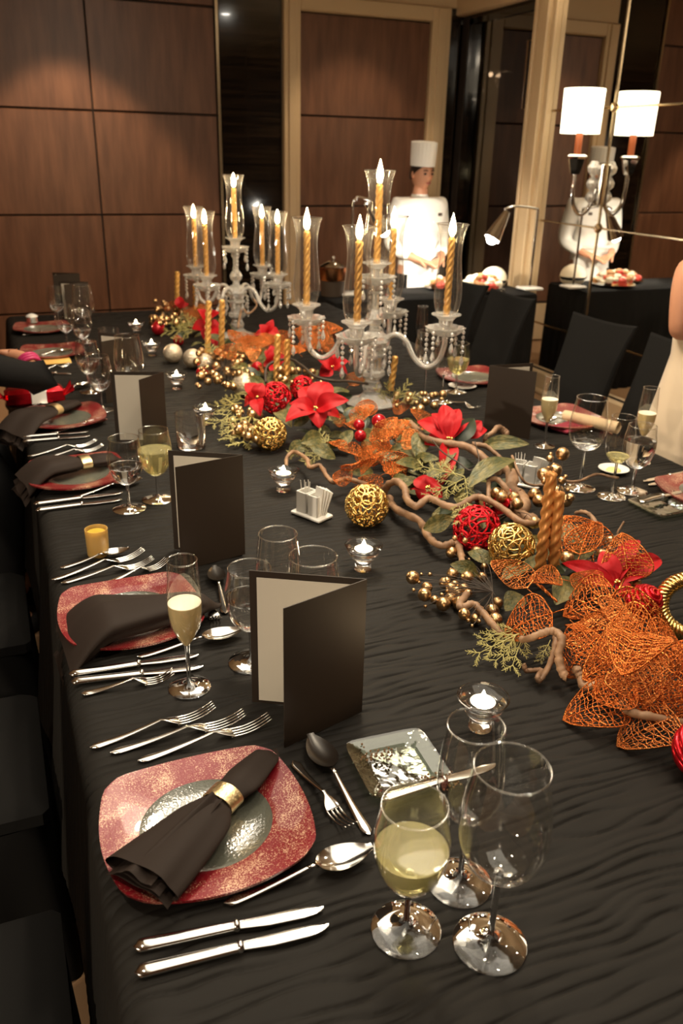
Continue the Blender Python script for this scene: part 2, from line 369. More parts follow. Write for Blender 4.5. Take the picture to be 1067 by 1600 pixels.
# dark glass door beside the trim column, with an added space beyond it for the pendant
dr = MB().box((XM+.05, (yb_+YB)/2-.02, .03), (.05, YB-yb_-.1, .06)).box((XM+.05, (yb_+YB)/2-.02, 2.59), (.05, YB-yb_-.1, .06)).box((XM+.05, yb_+.05, 1.3), (.05, .06, 2.6)).box((XM+.05, YB-.11, 1.3), (.05, .06, 2.6)).build('door_1', M_lacq); struct(dr)
M_smoke = thin_glass('smoked_door_glass', (.30, .25, .20), gain=1.6)
MB().box((XM+.05, (yb_+YB)/2-.02, 1.31), (.008, YB-yb_-.2, 2.5)).build('door_glass', M_smoke, dr)
MB().tube(spline([(XM-.005, 5.66, 1.93), (XM-.05, 5.66, 1.93), (XM-.05, 5.66, 2.36), (XM-.005, 5.66, 2.36)], 1), .010, 8).build('door_handle', M_chrome, dr)
bk = MB().box((XM+2.6, 6.6, 1.45), (.1, 5, 2.9)).box((XM+1.3, 9.1, 1.45), (2.6, .1, 2.9)).box((XM+1.3, 4.2, 1.45), (2.4, .1, 2.9)).box((XM+1.3, 6.6, 2.97), (2.7, 5, .1)).build('wall_beyond', M_lacq); struct(bk)
pl = aty(775, 112, 8.05)
pd = thing('reflection_pendant', 'dim crystal pendant with drum shade, added behind the dark glass door as the chandelier reflection', 'lamp', pl)  # added lamp, stands in for a chandelier reflected in the dark door
MB().lathe([(.16, .0), (.16, .2)], 24).build('lamp_shade', principled('grey_shade', (.5, .46, .4), .8), pd, solid=.004)
MB().tube([(0, 0, .2), (0, 0, 2.9-pl.z)], .006).build('cord', M_chrome, pd)
for i in range(14):
    a = i*2.4; r = .03+.115*((i*.618) % 1)
    MB().ball((r*math.cos(a), r*math.sin(a), -.06-.20*((i*.37) % 1)), .035, 8, 6, (1, 1, 1.3)).build('crystal_drop', M_solid, pd, sharp=20)
for a in (0.6, 3.4): MB().ball((.07*math.cos(a), .07*math.sin(a), -.03), .022, 8, 6).build('bulb', emis('pendant_bulb', (1, .93, .82), 10), pd)
# the two walls behind and beside the photographer
for nm, c, d in (('wall_front', ((XL+XM)/2, YF-.05, CEIL/2), (XM-XL, .1, CEIL)), ('wall_left', (XL-.05, (YB+YF)/2, CEIL/2), (.1, YB-YF, CEIL))):
    struct(MB().box(c, d).build(nm, M_wall))
# chandelier above the table (seen in the silver and the glass)
ch = thing('chandelier', 'crystal chandelier with drum shade hanging above the table centre, out of frame', 'chandelier', CHAND)
MB().lathe([(.36, -.12), (.36, .14)], 32).build('drum_shade', emis('chandelier_shade', (1, .84, .60), 4), ch)
MB().lathe([(.0005, -.10), (.35, -.10)], 32).build('diffuser', emis('chandelier_diffuser', (1, .86, .64), 9), ch)
MB().tube([(0, 0, .1), (0, 0, CEIL-CHAND[2])], .012).build('rod', M_chrome, ch)
# sconce on the mirror
ys_ = 4.74; sc_ = thing('wall_sconce', 'chrome wall sconce with white drum shade, mounted on the mirror wall', 'sconce', (XM, ys_, 0))
sp = aty(910, 174, ys_*1.0); sx, sz = sp.x-XM, sp.z
MB().lathe([(.118, -.125), (.122, .125)], 32, (sx, 0, sz)).build('lamp_shade', M_shade, sc_, solid=.004)
MB().lathe([(.022, -.25), (.022, -.10)], 12, (sx, 0, sz)).build('candle_sleeve', M_terra, sc_)
MB().lathe([(.0005, -.36), (.03, -.36), (.04, -.33), (.055, -.27), (.07, -.255), (.055, -.245), (.0005, -.245)], 6, (sx, 0, sz)).build('cup', M_chrome, sc_, sharp=20)
MB().tube(spline([(sx, 0, sz-.36), (sx, 0, sz-.46), (sx+.02, 0, sz-.55), (sx*.6, 0, sz-.60), (sx*.3, 0, sz-.56), (sx*.12, 0, sz-.45), (-.02, 0, sz-.40)], 6), .014, 10).build('arm', M_chrome, sc_)
MB().box((-.015, 0, sz-.42), (.03, .09, .26), bev=.012).build('back_plate', M_chrome, sc_)
for dz_, s_ in ((-.33, .05), (-.42, .045), (-.50, .04)):
    MB().lathe([(.0005, -s_), (s_*.8, -s_*.3), (s_*.9, s_*.2), (s_*.4, s_), (.0005, s_)], 6, (-.06, .0, sz+dz_)).build('crystal_drop', M_crystal, sc_, sharp=15)
light('sconce_light', 'POINT', (XM+sx, ys_, sz+.02), 14, WARM, .02)

# luminous coffer in the ceiling over the table (its rectangle shows in the spoons)
cf = thing('ceiling_coffer', 'long luminous coffer set in the ceiling above the table', 'ceiling light', (.85, 1.6, CEIL))
MB().box((0, 0, -.006), (1.7, 4.0, .010)).build('diffuser', emis('coffer_diffuser', (1, .88, .70), 1.35), cf)
for sx_, sy_, dx_, dy_ in ((-.88, 0, .06, 4.12), (.88, 0, .06, 4.12), (0, -2.03, 1.7, .06), (0, 2.03, 1.7, .06)): MB().box((sx_, sy_, -.012), (dx_, dy_, .024), bev=.005).build('frame', M_trim, cf)
wl = thing('wall_spotlight', 'adjustable spotlight on the wall behind the photographer, out of frame, added to light the menu pages', 'lamp', (XL, -.45, 1.85))  # unseen fixture added around the spot that lights the menu pages
MB().lathe([(.0005, 0), (.05, 0), (.05, .012), (.0005, .014)], 20).build('wall_plate', M_chrome, wl).rotation_euler = (0, math.pi/2, 0)
MB().tube([(0, 0, 0), (.08, 0, 0)], .01, 8).build('arm', M_chrome, wl)
MB().lathe([(.03, -.06), (.05, .0), (.055, .075), (.052, .075), (.045, .0), (.0005, -.05)], 24, (0, 0, 0)).build('lamp_head', M_chrome, wl, 40, (.13, 0, 0)).rotation_euler = (0, math.pi/2+.2, .49)
# ================================================================ TABLE
TX0, TX1, TY0, TY1 = 0.022, 1.905, 0.12, 4.93
def make_table():
    t = thing('banquet_table', 'long banquet table under the black crinkled cloth', 'table', (TX0, TY0, 0))
    MB().box(((TX1-TX0)/2, (TY1-TY0)/2, TT-.035), (TX1-TX0-.06, TY1-TY0-.06, .03), bev=.004).build('tabletop', M_wall, t)
    for x in (.25, TX1-TX0-.25):
        for y in (.3, (TY1-TY0)/2, TY1-TY0-.3): MB().tube([(x, y, .0), (x, y, TT-.05)], .03, 10).build('leg', M_chrome, t)
    # cloth: crinkle ripples run across the table
    R = 0.035; W, L = TX1-TX0, TY1-TY0
    cx = list(np.linspace(0.04, W-.04, 150)); 
    def edge(side):                                     # rolled edge and drop, as (offset, dz)
        a = [(-R*math.sin(q), -R*(1-math.cos(q))) for q in np.linspace(.25, math.pi/2, 5)]
        return a+[(-R-.006*k, -R-.055*k) for k in range(1, 9)]
    left = [(R+o, z) for o, z in edge(0)][::-1]; right = [(W-R-o, z) for o, z in edge(0)]
    ux = left+[(x, 0) for x in cx]+right
    dy = list(np.linspace(0.04, 1.5, 820))+list(np.linspace(1.5, 3.0, 450))[1:]+list(np.linspace(3.0, L-.04, 240))[1:]
    vy = [(R+o, z) for o, z in edge(0)][::-1]+[(y, 0) for y in dy]+[(L-R-o, z) for o, z in edge(0)]
    X = np.array([p[0] for p in ux]); ZX = np.array([p[1] for p in ux]); Y = np.array([p[0] for p in vy]); ZY = np.array([p[1] for p in vy])
    rng = np.random.default_rng(3)
    def vnoise(gx, gy, nx, ny, sd):
        g = np.random.default_rng(sd).random((nx+2, ny+2)); fx = gx*nx; fy = gy*ny
        ix = np.clip(fx.astype(int), 0, nx); iy = np.clip(fy.astype(int), 0, ny); tx = fx-ix; ty = fy-iy
        tx = tx*tx*(3-2*tx); ty = ty*ty*(3-2*ty)
        return (g[ix, iy]*(1-tx)+g[ix+1, iy]*tx)*(1-ty)+(g[ix, iy+1]*(1-tx)+g[ix+1, iy+1]*tx)*ty
    GX, GY = np.meshgrid(X/W, Y/L, indexing='ij'); GX = np.clip(GX, 0, 1); GY = np.clip(GY, 0, 1)
    n1 = vnoise(GX, GY, 24, 300, 1); n2 = vnoise(GX, GY, 20, 170, 2); n3 = vnoise(GX, GY, 46, 520, 4); w1 = vnoise(GX, GY, 7, 36, 5); w2 = vnoise(GX, GY, 30, 110, 6)
    ph = (GY*L + .030*(w1-.5) + .022*(n2-.5) + .008*(w2-.5))/.0185*2*math.pi
    groove = np.maximum(0, np.cos(ph))**6
    mod = np.clip((n1*.75+n3*.45-.38)/.34, 0, 1)
    Z = TT+.0002 - .0040*groove*mod - .0010*(.5+.5*np.cos(ph)) - .0012*np.clip(n3-.5, 0, 1) - .0010*n2
    H = (Z-TT)+.0015
    V = np.empty((len(X), len(Y), 3))
    drop = np.minimum(ZX[:, None], 0)+np.minimum(ZY[None, :], 0)
    V[..., 0] = X[:, None]+ (np.where(ZX < -R*.9, 1, 0)[:, None])*.012*np.sin(Y*9+1.5*np.sin(Y*4))[None, :]*(-ZX[:, None]/.4)
    V[..., 1] = np.broadcast_to(Y[None, :], (len(X), len(Y)))
    V[..., 2] = Z+np.maximum(drop, -.55)
    V[..., 0] += np.where(ZX < -.01, 1, 0)[:, None]*H*1.0*np.where(X[:, None] < .5, -1, 1)
    nx_, ny_ = len(X), len(Y); idx = np.arange(nx_*ny_).reshape(nx_, ny_)
    F = np.stack([idx[:-1, :-1], idx[1:, :-1], idx[1:, 1:], idx[:-1, 1:]], -1).reshape(-1, 4)
    me = bpy.data.meshes.new('tablecloth'); vv = V.reshape(-1, 3)
    me.vertices.add(len(vv)); me.vertices.foreach_set('co', vv.ravel()); me.loops.add(F.size); me.loops.foreach_set('vertex_index', F.ravel().astype(np.int32))
    me.polygons.add(len(F)); me.polygons.foreach_set('loop_start', np.arange(0, F.size, 4).astype(np.int32)); me.update(calc_edges=True); me.validate()
    me.shade_smooth(); me.materials.append(M_cloth)
    tag(put('tablecloth', me, None, (TX0, TY0, 0)), 'black crinkled tablecloth covering the long table', 'tablecloth')
make_table()
# ================================================================ TABLEWARE prototypes (built once, meshes shared)
def squircle(a, r, n):                       # rounded square outline
    c, s = math.cos(a), math.sin(a); return r/((abs(c)**n+abs(s)**n)**(1/n))
def charger_meshes():
    C, B = .116, .022                        # bowed sides that meet in soft corners
    def outline(a):
        q = round(a/(math.pi/2)); l = a-q*math.pi/2; t = max(-1, min(1, math.tan(l)))
        x, y = C+B*(1-t*t), C*t; k = 1-.045*math.exp(-((abs(t)-1)/.10)**2); c, s = math.cos(q*math.pi/2), math.sin(q*math.pi/2)
        return k*(x*c-y*s), k*(x*s+y*c)
    def ring(rad, z, w_, seg=96):
        out = []
        for k in range(seg):
            a = 2*math.pi*k/seg; x, y = outline(a); f = rad/.138
            out.append((lerp(rad*math.cos(a), x*f, w_), lerp(rad*math.sin(a), y*f, w_), z))
        return out
    def loft(rs):
        m = MB(); seg = 96; vs = [p for r in rs for p in r]
        fs = [(i*seg+k, i*seg+(k+1) % seg, (i+1)*seg+(k+1) % seg, (i+1)*seg+k) for i in range(len(rs)-1) for k in range(seg)]
        return m.add(vs, fs)
    def corner_lift(rs):                     # corners curl up a little
        return [[(x, y, z+.010*max(0, (math.hypot(x, y)-.135)/.025)) for x, y, z in r] for r in rs]
    rim = loft(corner_lift([ring(.088, .0115, 0), ring(.097, .014, .15), ring(.115, .0165, .6), ring(.134, .019, 1), ring(.138, .018, 1), ring(.137, .0135, 1), ring(.112, .011, .6), ring(.090, .006, 0)]))
    well = loft([ring(.0005, .005, 0), ring(.03, .005, 0), ring(.06, .0052, 0), ring(.078, .006, 0), ring(.0885, .0118, 0), ring(.0885, .006, 0), ring(.08, .001, 0), ring(.05, 0, 0), ring(.0005, 0, 0)])
    return rim.mesh('rim', M_red, 60), well.mesh('well', M_plateglass, 60)
RIM, WELL = charger_meshes()
def charger(x, y, rz, label, z=TT, sc=1):
    o = thing('charger_plate', label, 'plate', (x, y, z), rz, 'red rimmed glass charger plates', scale=sc)
    put('rim', RIM, o); put('well', WELL, o); return o
# cutlery lies along +X, handle end at x=0
def cut_profile(L, kind):
    m = MB()
    hl = .56*L if kind != 'knife' else .52*L
    def handle(x0, x1, w0, w1, arch, neck=None):
        N = 16
        def P(u, v):
            x = lerp(x0, x1, u); e = min(1, math.sin(min(1, u/.10)*math.pi/2)+.02)
            wd = lerp(w0, w1, u**.8)*e; a = v*2*math.pi
            th = .0016+.0008*math.sin(u*math.pi)
            return (x, wd*math.cos(a), arch(u)+th*math.sin(a)+.0018)
        m.grid(P, N, 12)
    if kind == 'knife':
        def hp(u, v):
            a = v*2*math.pi; e = min(1, math.sin(min(1, u/.08)*math.pi/2)+.03)
            wd = lerp(.0098, .0072, u)*e; return (u*hl, wd*math.cos(a), .0052+.0050*e*math.sin(a)*lerp(1, .8, u))
        m.grid(hp, 18, 12)
        m.tube([(hl-.001, 0, .005), (hl+.003, 0, .005), (hl+.006, 0, .005)], [.0072, .0078, .0055], 10)
        def bp(u, v):
            x = hl+.005+u*(L-hl-.005); tip = 1 if u < .75 else math.sqrt(max(0, 1-((u-.75)/.25)**2))*.75+.25*(1-(u-.75)/.25)
            yb = lerp(-.0055, -.0095, min(1, u*3))*max(.03, tip); yt = .0075*(1 if u < .8 else lerp(1, .55, (u-.8)/.2))
            a = v*2*math.pi; return (x, (yb+yt)/2+(yt-yb)/2*math.cos(a), .0042+.0009*math.sin(a))
        m.grid(bp, 20, 8); return m
    arch = lambda u: .0005+.013*max(0, (u-.15)/.85)**1.7 if kind != 'x' else 0
    handle(0, hl, .0092, .0028, arch)
    zt = arch(1)+.0018
    if kind == 'fork':
        x1 = L-.062*L/.21-.014
        # neck to root of tines
        def root(u, v):
            x = lerp(hl-.002, x1+.014, u); wd = lerp(.0028, .0118, min(1, max(0, (u-.25)/.6))**.7); a = v*2*math.pi
            return (x, wd*math.cos(a), zt-.012*u**1.1+.0014*math.sin(a)+.0005)
        m.grid(root, 10, 10)
        for i in range(4):
            y = (-1.5+i)*.0066
            pts = []; rs = []
            for k in range(9):
                u = k/8; x = lerp(x1+.009, L, u); z = zt-.0115-.003*math.sin(u*math.pi)+.012*u**2.2; pts.append((x, y*(1-.06*u), z)); rs.append(lerp(.0021, .0008, u))
            m.tube(pts, rs, 6)
    else:
        bl = L-hl; 
        def bowl(u, v):
            x = lerp(hl+.10*bl, L, u); s = math.sin(math.pi*min(1, .02+.98*u**.82)); wd = max(.0025, .0205*L/.20*s**.7 if u < .97 else .006)
            q = (v-.5)*2; depth = .0085*s
            return (x, wd*q, zt-.009*u+.004*u*u*1.6-depth*(1-q*q)+.0028)
        m.grid(bowl, 16, 10)
        def bowl2(u, v): p = bowl(u, 1-v); return (p[0], p[1], p[2]-.0014)
        m.grid(bowl2, 16, 10)
        m.tube([(hl-.004, 0, zt), (hl+.05*bl, 0, zt), (hl+.13*bl, 0, zt-.002)], [.0028, .0030, .0045], 8, flat=.6)
    return m
CUT = {}
def cutlery(kind, a, b, label, z=TT, group=None, lift=0.0, roll=0.0):
    a = Vector(a); b = Vector(b); d = b-a; L = d.length
    key = (kind, round(L/.012))
    if key not in CUT: CUT[key] = cut_profile(round(L/.012)*.012, kind).mesh(kind, M_silver, 180)
    nm = {'fork': 'fork', 'spoon': 'spoon', 'knife': 'knife'}[kind]
    o = put(nm, CUT[key], None, (a.x, a.y, z+.0005+lift), (roll, 0, math.atan2(d.y, d.x)))
    return tag(o, label, nm, group)
def xy(px, py, z=TT+.004): return at(px, py, z)
# --- stemware
def bowl_prof(kind):
    return {
     'goblet': [(.004, .066), (.014, .070), (.026, .080), (.036, .096), (.0420, .116), (.0442, .134), (.0435, .152), (.0400, .172), (.0375, .192)],
     'wine': [(.004, .112), (.018, .115), (.033, .125), (.0445, .143), (.0502, .165), (.0505, .185), (.0480, .213), (.0428, .245), (.0410, .262)],
     'small': [(.004, .106), (.015, .109), (.027, .120), (.0365, .138), (.0400, .158), (.0400, .178), (.0385, .203), (.0345, .234), (.0335, .247)],
     'flute': [(.003, .084), (.009, .092), (.017, .107), (.0245, .126), (.0282, .148), (.0290, .170), (.0276, .198), (.0252, .228), (.0243, .247)],
    }[kind]
FOOTR = {'goblet': .0425, 'wine': .0440, 'small': .0415, 'flute': .0365}
GM = {}
def smooth_prof(P, n=4): return [(p.x, p.y) for p in spline([(r, z, 0) for r, z in P], n)]
def glass_mesh(kind):
    if kind in GM: return GM[kind]
    P = smooth_prof(bowl_prof(kind)); z0 = P[0][1]; R = FOOTR[kind]
    bowl = MB().lathe(P, 40).mesh('bowl', M_glass, 180)
    r, z = P[-1]; rim = MB().lathe([(r+.0012*math.cos(a), z+.0012*math.sin(a)) for a in [k*math.pi/3 for k in range(6)]], 40, closed=True).mesh('rim', M_glassf, 180)
    st = [(.0005, z0+.005), (.0052, z0+.003), (.0042, z0-.006), (.0036, z0*.6), (.0038, .018), (.006, .011)]
    ft = [(.006, .011), (.012, .0062), (R*.6, .0034), (R-.001, .0022), (R, .0012), (R-.001, .0004), (R*.6, .0003), (.0005, .0003)]
    GM[kind] = (bowl, rim, MB().lathe(st+ft[1:], 36).mesh('stem', M_solid, 60)); return GM[kind]
def liquid_mesh(kind, z1, mat):
    key = (kind, round(z1, 3), mat.name)
    if key not in GM:
        P = smooth_prof(bowl_prof(kind)); Q = [(.0004, P[0][1]+.0016)]+[(r-.0011, z+.0008) for r, z in P[1:] if z < z1]
        rr = next(r for r, z in P if z >= z1)
        Q += [(rr-.0011, z1), (rr-.004, z1-.0006), (.0004, z1-.0006)]
        GM[key] = MB().lathe(Q, 40).mesh('drink', mat, 60)
    return GM[key]
def stemglass(kind, px, py, label, fill=None, mat=None, foam=False, pos=None, sc=1.0):
    p = pos or at(px, py, TT)
    nm = {'goblet': 'water_goblet', 'wine': 'wine_glass', 'small': 'wine_glass', 'flute': 'champagne_flute'}[kind]
    o = thing(nm, label, 'glass', (p[0], p[1], TT), random.random()*6, scale=sc)
    b, r, s = glass_mesh(kind); put('bowl', b, o); put('rim', r, o); put('stem', s, o)
    if fill:
        put('drink', liquid_mesh(kind, fill, mat), o)
        if foam:
            P = smooth_prof(bowl_prof(kind)); rr = next(q for q, z in P if z >= fill)
            MB().lathe([(.0004, fill+.0012), (rr*.6, fill+.0015), (rr-.0015, fill+.001), (rr-.0012, fill-.002), (.0004, fill-.001)], 30).build('foam', M_foam, o)
    return o
# --- folded menu card: fold line bottom, end of front panel, end of back panel (pixels)
def menu_card(fold, front, back, H, label, W=.158, page=True, pos=None, WB=None):
    WB = WB or W
    f, a, b = [at(q[0], q[1], TT) for q in (fold, front, back)] if pos is None else [Vector((*q, TT)) for q in pos]
    o = thing('menu_card', label, 'menu', (f.x, f.y, TT+.0005))
    def pan(d, th, x0, x1, z0, z1, off):
        d = Vector((d.x, d.y, 0)).normalized(); n = Vector((-d.y, d.x, 0))
        vs = [d*x+n*(off+s*th/2)+Vector((0, 0, z)) for s in (-1, 1) for x, z in ((x0, z0), (x1, z0), (x1, z1), (x0, z1))]
        return MB().add(vs, [(3, 2, 1, 0), (4, 5, 6, 7), (0, 1, 5, 4), (1, 2, 6, 5), (2, 3, 7, 6), (3, 0, 4, 7)])
    da, db = a-f, b-f
    pan(da, .0016, 0, W, 0, H, 0).build('front_cover', M_menu, o); pan(db, .0016, 0, WB, 0, H, 0).build('back_cover', M_menu, o)
    if page:
        na = Vector((-da.y, da.x, 0)); sgn = 1 if na.dot(db) > 0 else -1
        nb = Vector((-db.y, db.x, 0)); sgb = 1 if nb.dot(da) > 0 else -1
        pan(db, .0006, .004, WB-.012, .006, H-.011, sgb*.0016).build('page', M_page, o)
        pan(da, .0006, .004, W-.012, .006, H-.012, sgn*.0016).build('page', M_page, o)
    return o
# --- votive candle holder
def votive_meshes():
    out = smooth_prof([(.019, .0), (.0195, .006), (.018, .014), (.0165, .019), (.020, .023), (.031, .036), (.0405, .056), (.0425, .060)], 3)
    inn = smooth_prof([(.0405, .0605), (.037, .056), (.026, .050), (.0225, .048), (.0215, .036), (.0005, .034)], 3)
    return (MB().lathe([(.0005, .0)]+out+inn, 36).mesh('glass_body', M_solid, 60),
            MB().lathe([(.0005, .0345), (.0205, .0345), (.0208, .051), (.0198, .051), (.0198, .0475), (.0005, .0475)], 28).mesh('candle_cup', M_alu, 60),
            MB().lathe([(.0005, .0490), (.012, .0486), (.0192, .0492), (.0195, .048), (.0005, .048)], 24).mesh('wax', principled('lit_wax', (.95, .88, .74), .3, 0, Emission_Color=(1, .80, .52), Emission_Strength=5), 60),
            MB().lathe([(.0004, .050), (.004, .052), (.0060, .057), (.0045, .063), (.002, .069), (.0004, .073)], 10).mesh('flame', M_tea, 180))
VOT = votive_meshes()
def votive(px, py, label, power=.55, pos=None, sc=1.0):
    p = pos or at(px, py, TT)
    o = thing('votive_candle', label, 'candle', (p[0], p[1], TT), scale=sc)
    for n, m in zip(('glass_body', 'candle_cup', 'wax', 'flame'), VOT): put(n, m, o)
    l = light('votive_light', 'POINT', (0, 0, 0), power, (1, .68, .36), .006); l.location = (p[0], p[1], TT+.068*sc)
    return o
# --- napkins and rings
def napkin(p0, p1, label, w0=.052, w1=.016, h0=.040, h1=.016, base=TT+.020, droop=0.0, rng_at=.55, ring=None, sd=1):
    a, b = Vector(p0), Vector(p1); L = (b-a).length; d = (b-a).normalized(); n = Vector((-d.y, d.x, 0))
    rr = random.Random(sd)
    lobes = [(rr.uniform(0, 6.28), rr.uniform(.05, .12), k) for k in (2, 3, 5)]
    def P(u, v):
        a_ = v*2*math.pi; pinch = 1-.42*math.exp(-((u-rng_at)/.10)**2)
        s = (1-u)**.8
        wd = lerp(w1, w0, s)*pinch; ht = lerp(h1, h0, s)*(.55+.45*pinch)
        if u > .9: wd *= math.sqrt(max(.02, (1-u)/.1)); ht *= max(.25, (1-u)/.1)
        f = 1+sum(am*math.sin(k*a_+ph+u*3) for ph, am, k in lobes)*(1 if abs(u-rng_at) > .08 else .3)
        y = wd*math.cos(a_)*f; z = ht*.5*(1+math.sin(a_)*f)
        dz = -droop*max(0, (.28-u)/.28)**1.6
        c = a+d*(u*L)+n*y
        return (c.x, c.y, base+.012*abs(math.sin(u*2.6))*0+z+dz)
    m = MB().grid(P, 40, 36)
    # open folded edges at the wide end
    for k in range(3):
        def Q(u, v, k=k):
            x = -.012+u*.16; y = (v-.5)*2*(w0*(.95-.22*k))*(1-.5*u); zz = base+.006+.011*k+.014*math.sin(v*math.pi)*(1-.3*k)+.004*math.sin(v*9+k)
            c = a+d*(x*1.0)+n*y; dz = -droop*max(0, (.28-x/L)/.28)**1.6
            return (c.x, c.y, zz+dz)
        m.grid(Q, 8, 16)
    c = a+d*(rng_at*L)
    nk = tag(m.build('napkin', M_napkin, None, 180), label, 'napkin')
    if ring:
        R = MB(); wr = lerp(w1, w0, (1-rng_at)**.8)*.58+.0035; hr = lerp(h1, h0, (1-rng_at)**.8)*(.55+.45*.58)*.5+.004
        seg = 36; vs = []; fs = []
        prof = [(-.014, 0), (-.0135, .0015), (.0135, .0015), (.014, 0), (.0135, -.001), (-.0135, -.001)]
        for k in range(seg):
            t = 2*math.pi*k/seg
            for x, o in prof: q = c+d*x+n*((wr+o)*math.cos(t)); vs.append((q.x, q.y, base+hr-.003+(hr+o)*math.sin(t)))
        for k in range(seg):
            for i in range(6): fs.append((k*6+i, k*6+(i+1) % 6, ((k+1) % seg)*6+(i+1) % 6, ((k+1) % seg)*6+i))
        tag(R.add(vs, fs).build('napkin_ring', M_ring), ring, 'napkin ring')
    return nk
# --- square glass bread plate
def glass_plate_mesh(S=.062):
    def sq(r, z, n=9, seg=56): return [(squircle(2*math.pi*k/seg, r, n)*math.cos(2*math.pi*k/seg), squircle(2*math.pi*k/seg, r, n)*math.sin(2*math.pi*k/seg), z) for k in range(seg)]
    rs = [sq(.0005, .003), sq(S*.60, .003), sq(S*.66, .0065), sq(S*.97, .0125), sq(S, .013), sq(S*.995, .0095), sq(S*.66, .001), sq(S*.6, 0), sq(.0005, 0)]
    seg = 56; vs = [p for r in rs for p in r]
    return MB().add(vs, [(i*seg+k, i*seg+(k+1) % seg, (i+1)*seg+(k+1) % seg, (i+1)*seg+k) for i in range(len(rs)-1) for k in range(seg)]).mesh('plate_body', M_gplate, 25)
GPL = glass_plate_mesh()
def glass_plate(p, rz, label, sc=1.0):
    o = put('bread_plate', GPL, None, (p[0], p[1], TT+.0005), (0, 0, rz), sc); return tag(o, label, 'plate')
# --- white toothpick and sweetener holder
def caddy(px, py, rz, label):
    p = at(px, py, TT); o = thing('sweetener_holder', label, 'holder', (p.x, p.y, TT+.0005), rz)
    MB().box((0, 0, .005), (.098, .055, .010), bev=.003).build('tray', M_white, o)
    def cup(x, w, dz): 
        m = MB(); t = .0035; h = .056
        for c, d in (((x-w/2+t/2, 0), (t, .040)), ((x+w/2-t/2, 0), (t, .040)), ((x, -.020+t/2), (w, t)), ((x, .020-t/2), (w, t))): m.box((c[0], c[1], .010+h/2), (d[0], d[1], h), bev=.0012)
        return m
    cup(-.019, .034, 0).build('cup', M_white, o); cup(.019, .034, 0).build('cup', M_white, o)
    for i in range(5): MB().tube([(-.024+.004*i, -.006+.005*(i % 3), .012), (-.030+.006*i, -.01+.008*(i % 3), .092)], .0011, 5).build('toothpick', M_paper, o)
    for i in range(4):
        MB().box((.019, -.008+.005*i, .055), (.024, .0022, .075), M=Matrix.Translation((.004, 0, 0)) @ Matrix.Rotation(.12+.07*i, 4, 'Y')).build('sachet', M_paper, o)
    return o
# ================================================================ PLACE SETTINGS on the menu side
S1 = 'at the nearest red charger'; S2 = 'at the second red charger'; S3 = 'at the third red charger'; S4 = 'at the fourth red charger'
pc = at(323, 1283, TT+.014); charger(pc.x, pc.y, .0, 'red and gold speckled square charger with textured glass well, the nearest plate in front', sc=(1.02, .955, 1))
napkin(at(222, 1378, TT+.03), at(432, 1163, TT+.03), 'dark brown rolled napkin lying diagonally across the nearest charger', sd=3, ring='gold napkin ring around the napkin on the nearest charger', base=TT+.018, droop=.0)
cutlery('fork', xy(140, 1167), xy(340, 1108), 'outer silver dinner fork beyond the nearest charger, furthest of three from the plate')
cutlery('fork', xy(172, 1175), xy(377, 1123), 'middle silver fork of the three beyond the nearest charger')
cutlery('fork', xy(215, 1188), xy(421, 1128), 'inner silver fork touching the edge of the nearest charger')
cutlery('spoon', xy(350, 1411), xy(586, 1331), 'silver soup spoon with red reflection beside the nearest charger', lift=.001)
cutlery('knife', xy(208, 1481), xy(509, 1419), 'inner silver knife with dark reflecting blade near the nearest charger')
cutlery('knife', xy(210, 1521), xy(518, 1446), 'outer silver knife with bright white blade, nearest cutlery of all')
cutlery('fork', xy(458, 1188), xy(548, 1298), 'silver dessert fork between the nearest charger and the dessert spoon')
cutlery('spoon', xy(578, 1303), xy(486, 1158), 'silver dessert spoon pointing at the nearest menu card')
bp = at(621, 1200, TT); glass_plate((bp.x, bp.y), math.radians(-3), 'square greenish glass bread plate with crumbs behind the nearest wine glasses', 1.06)
cutlery('knife', at(596, 1253, TT+.014), at(772, 1199, TT+.014), 'silver butter knife lying across the nearest glass bread plate', lift=.0135)
M_crumb = principled('brown_crumb', (.16, .085, .035), .9)
for j, (cx_, cy_, n) in enumerate(((592, 1180, 60), (690, 1222, 110))):
    m = MB()
    for i in range(n):
        q = at(cx_+random.gauss(0, 14), cy_+random.gauss(0, 6), TT+.011); r = random.uniform(.0008, .0022)
        m.ball((q.x, q.y, TT+.012+r*.5+random.random()*.002), r, 5, 4)
    tag(m.build('bread_crumbs', M_crumb, None, 180), ['brown bread crumbs on the far corner of the nearest glass plate', 'brown bread crumbs under the butter knife on the nearest glass plate'][j], 'crumbs', kind='stuff')
stemglass('goblet', 634, 1452, 'short goblet of pale white wine, front left of the three nearest glasses', .128, M_wine)
stemglass('wine', 765, 1474, 'tall empty wine glass, nearest and largest of the front three')
stemglass('small', 718, 1379, 'smaller empty wine glass behind the two front glasses')
mc = menu_card((565, 1112), (441, 1170), (399, 1097), .250, 'dark brown menu card with cream page standing open beyond the nearest charger', W=.156, WB=.186)
votive(750, 1136, 'clear glass tealight holder nearest the camera, beyond the three front glasses')
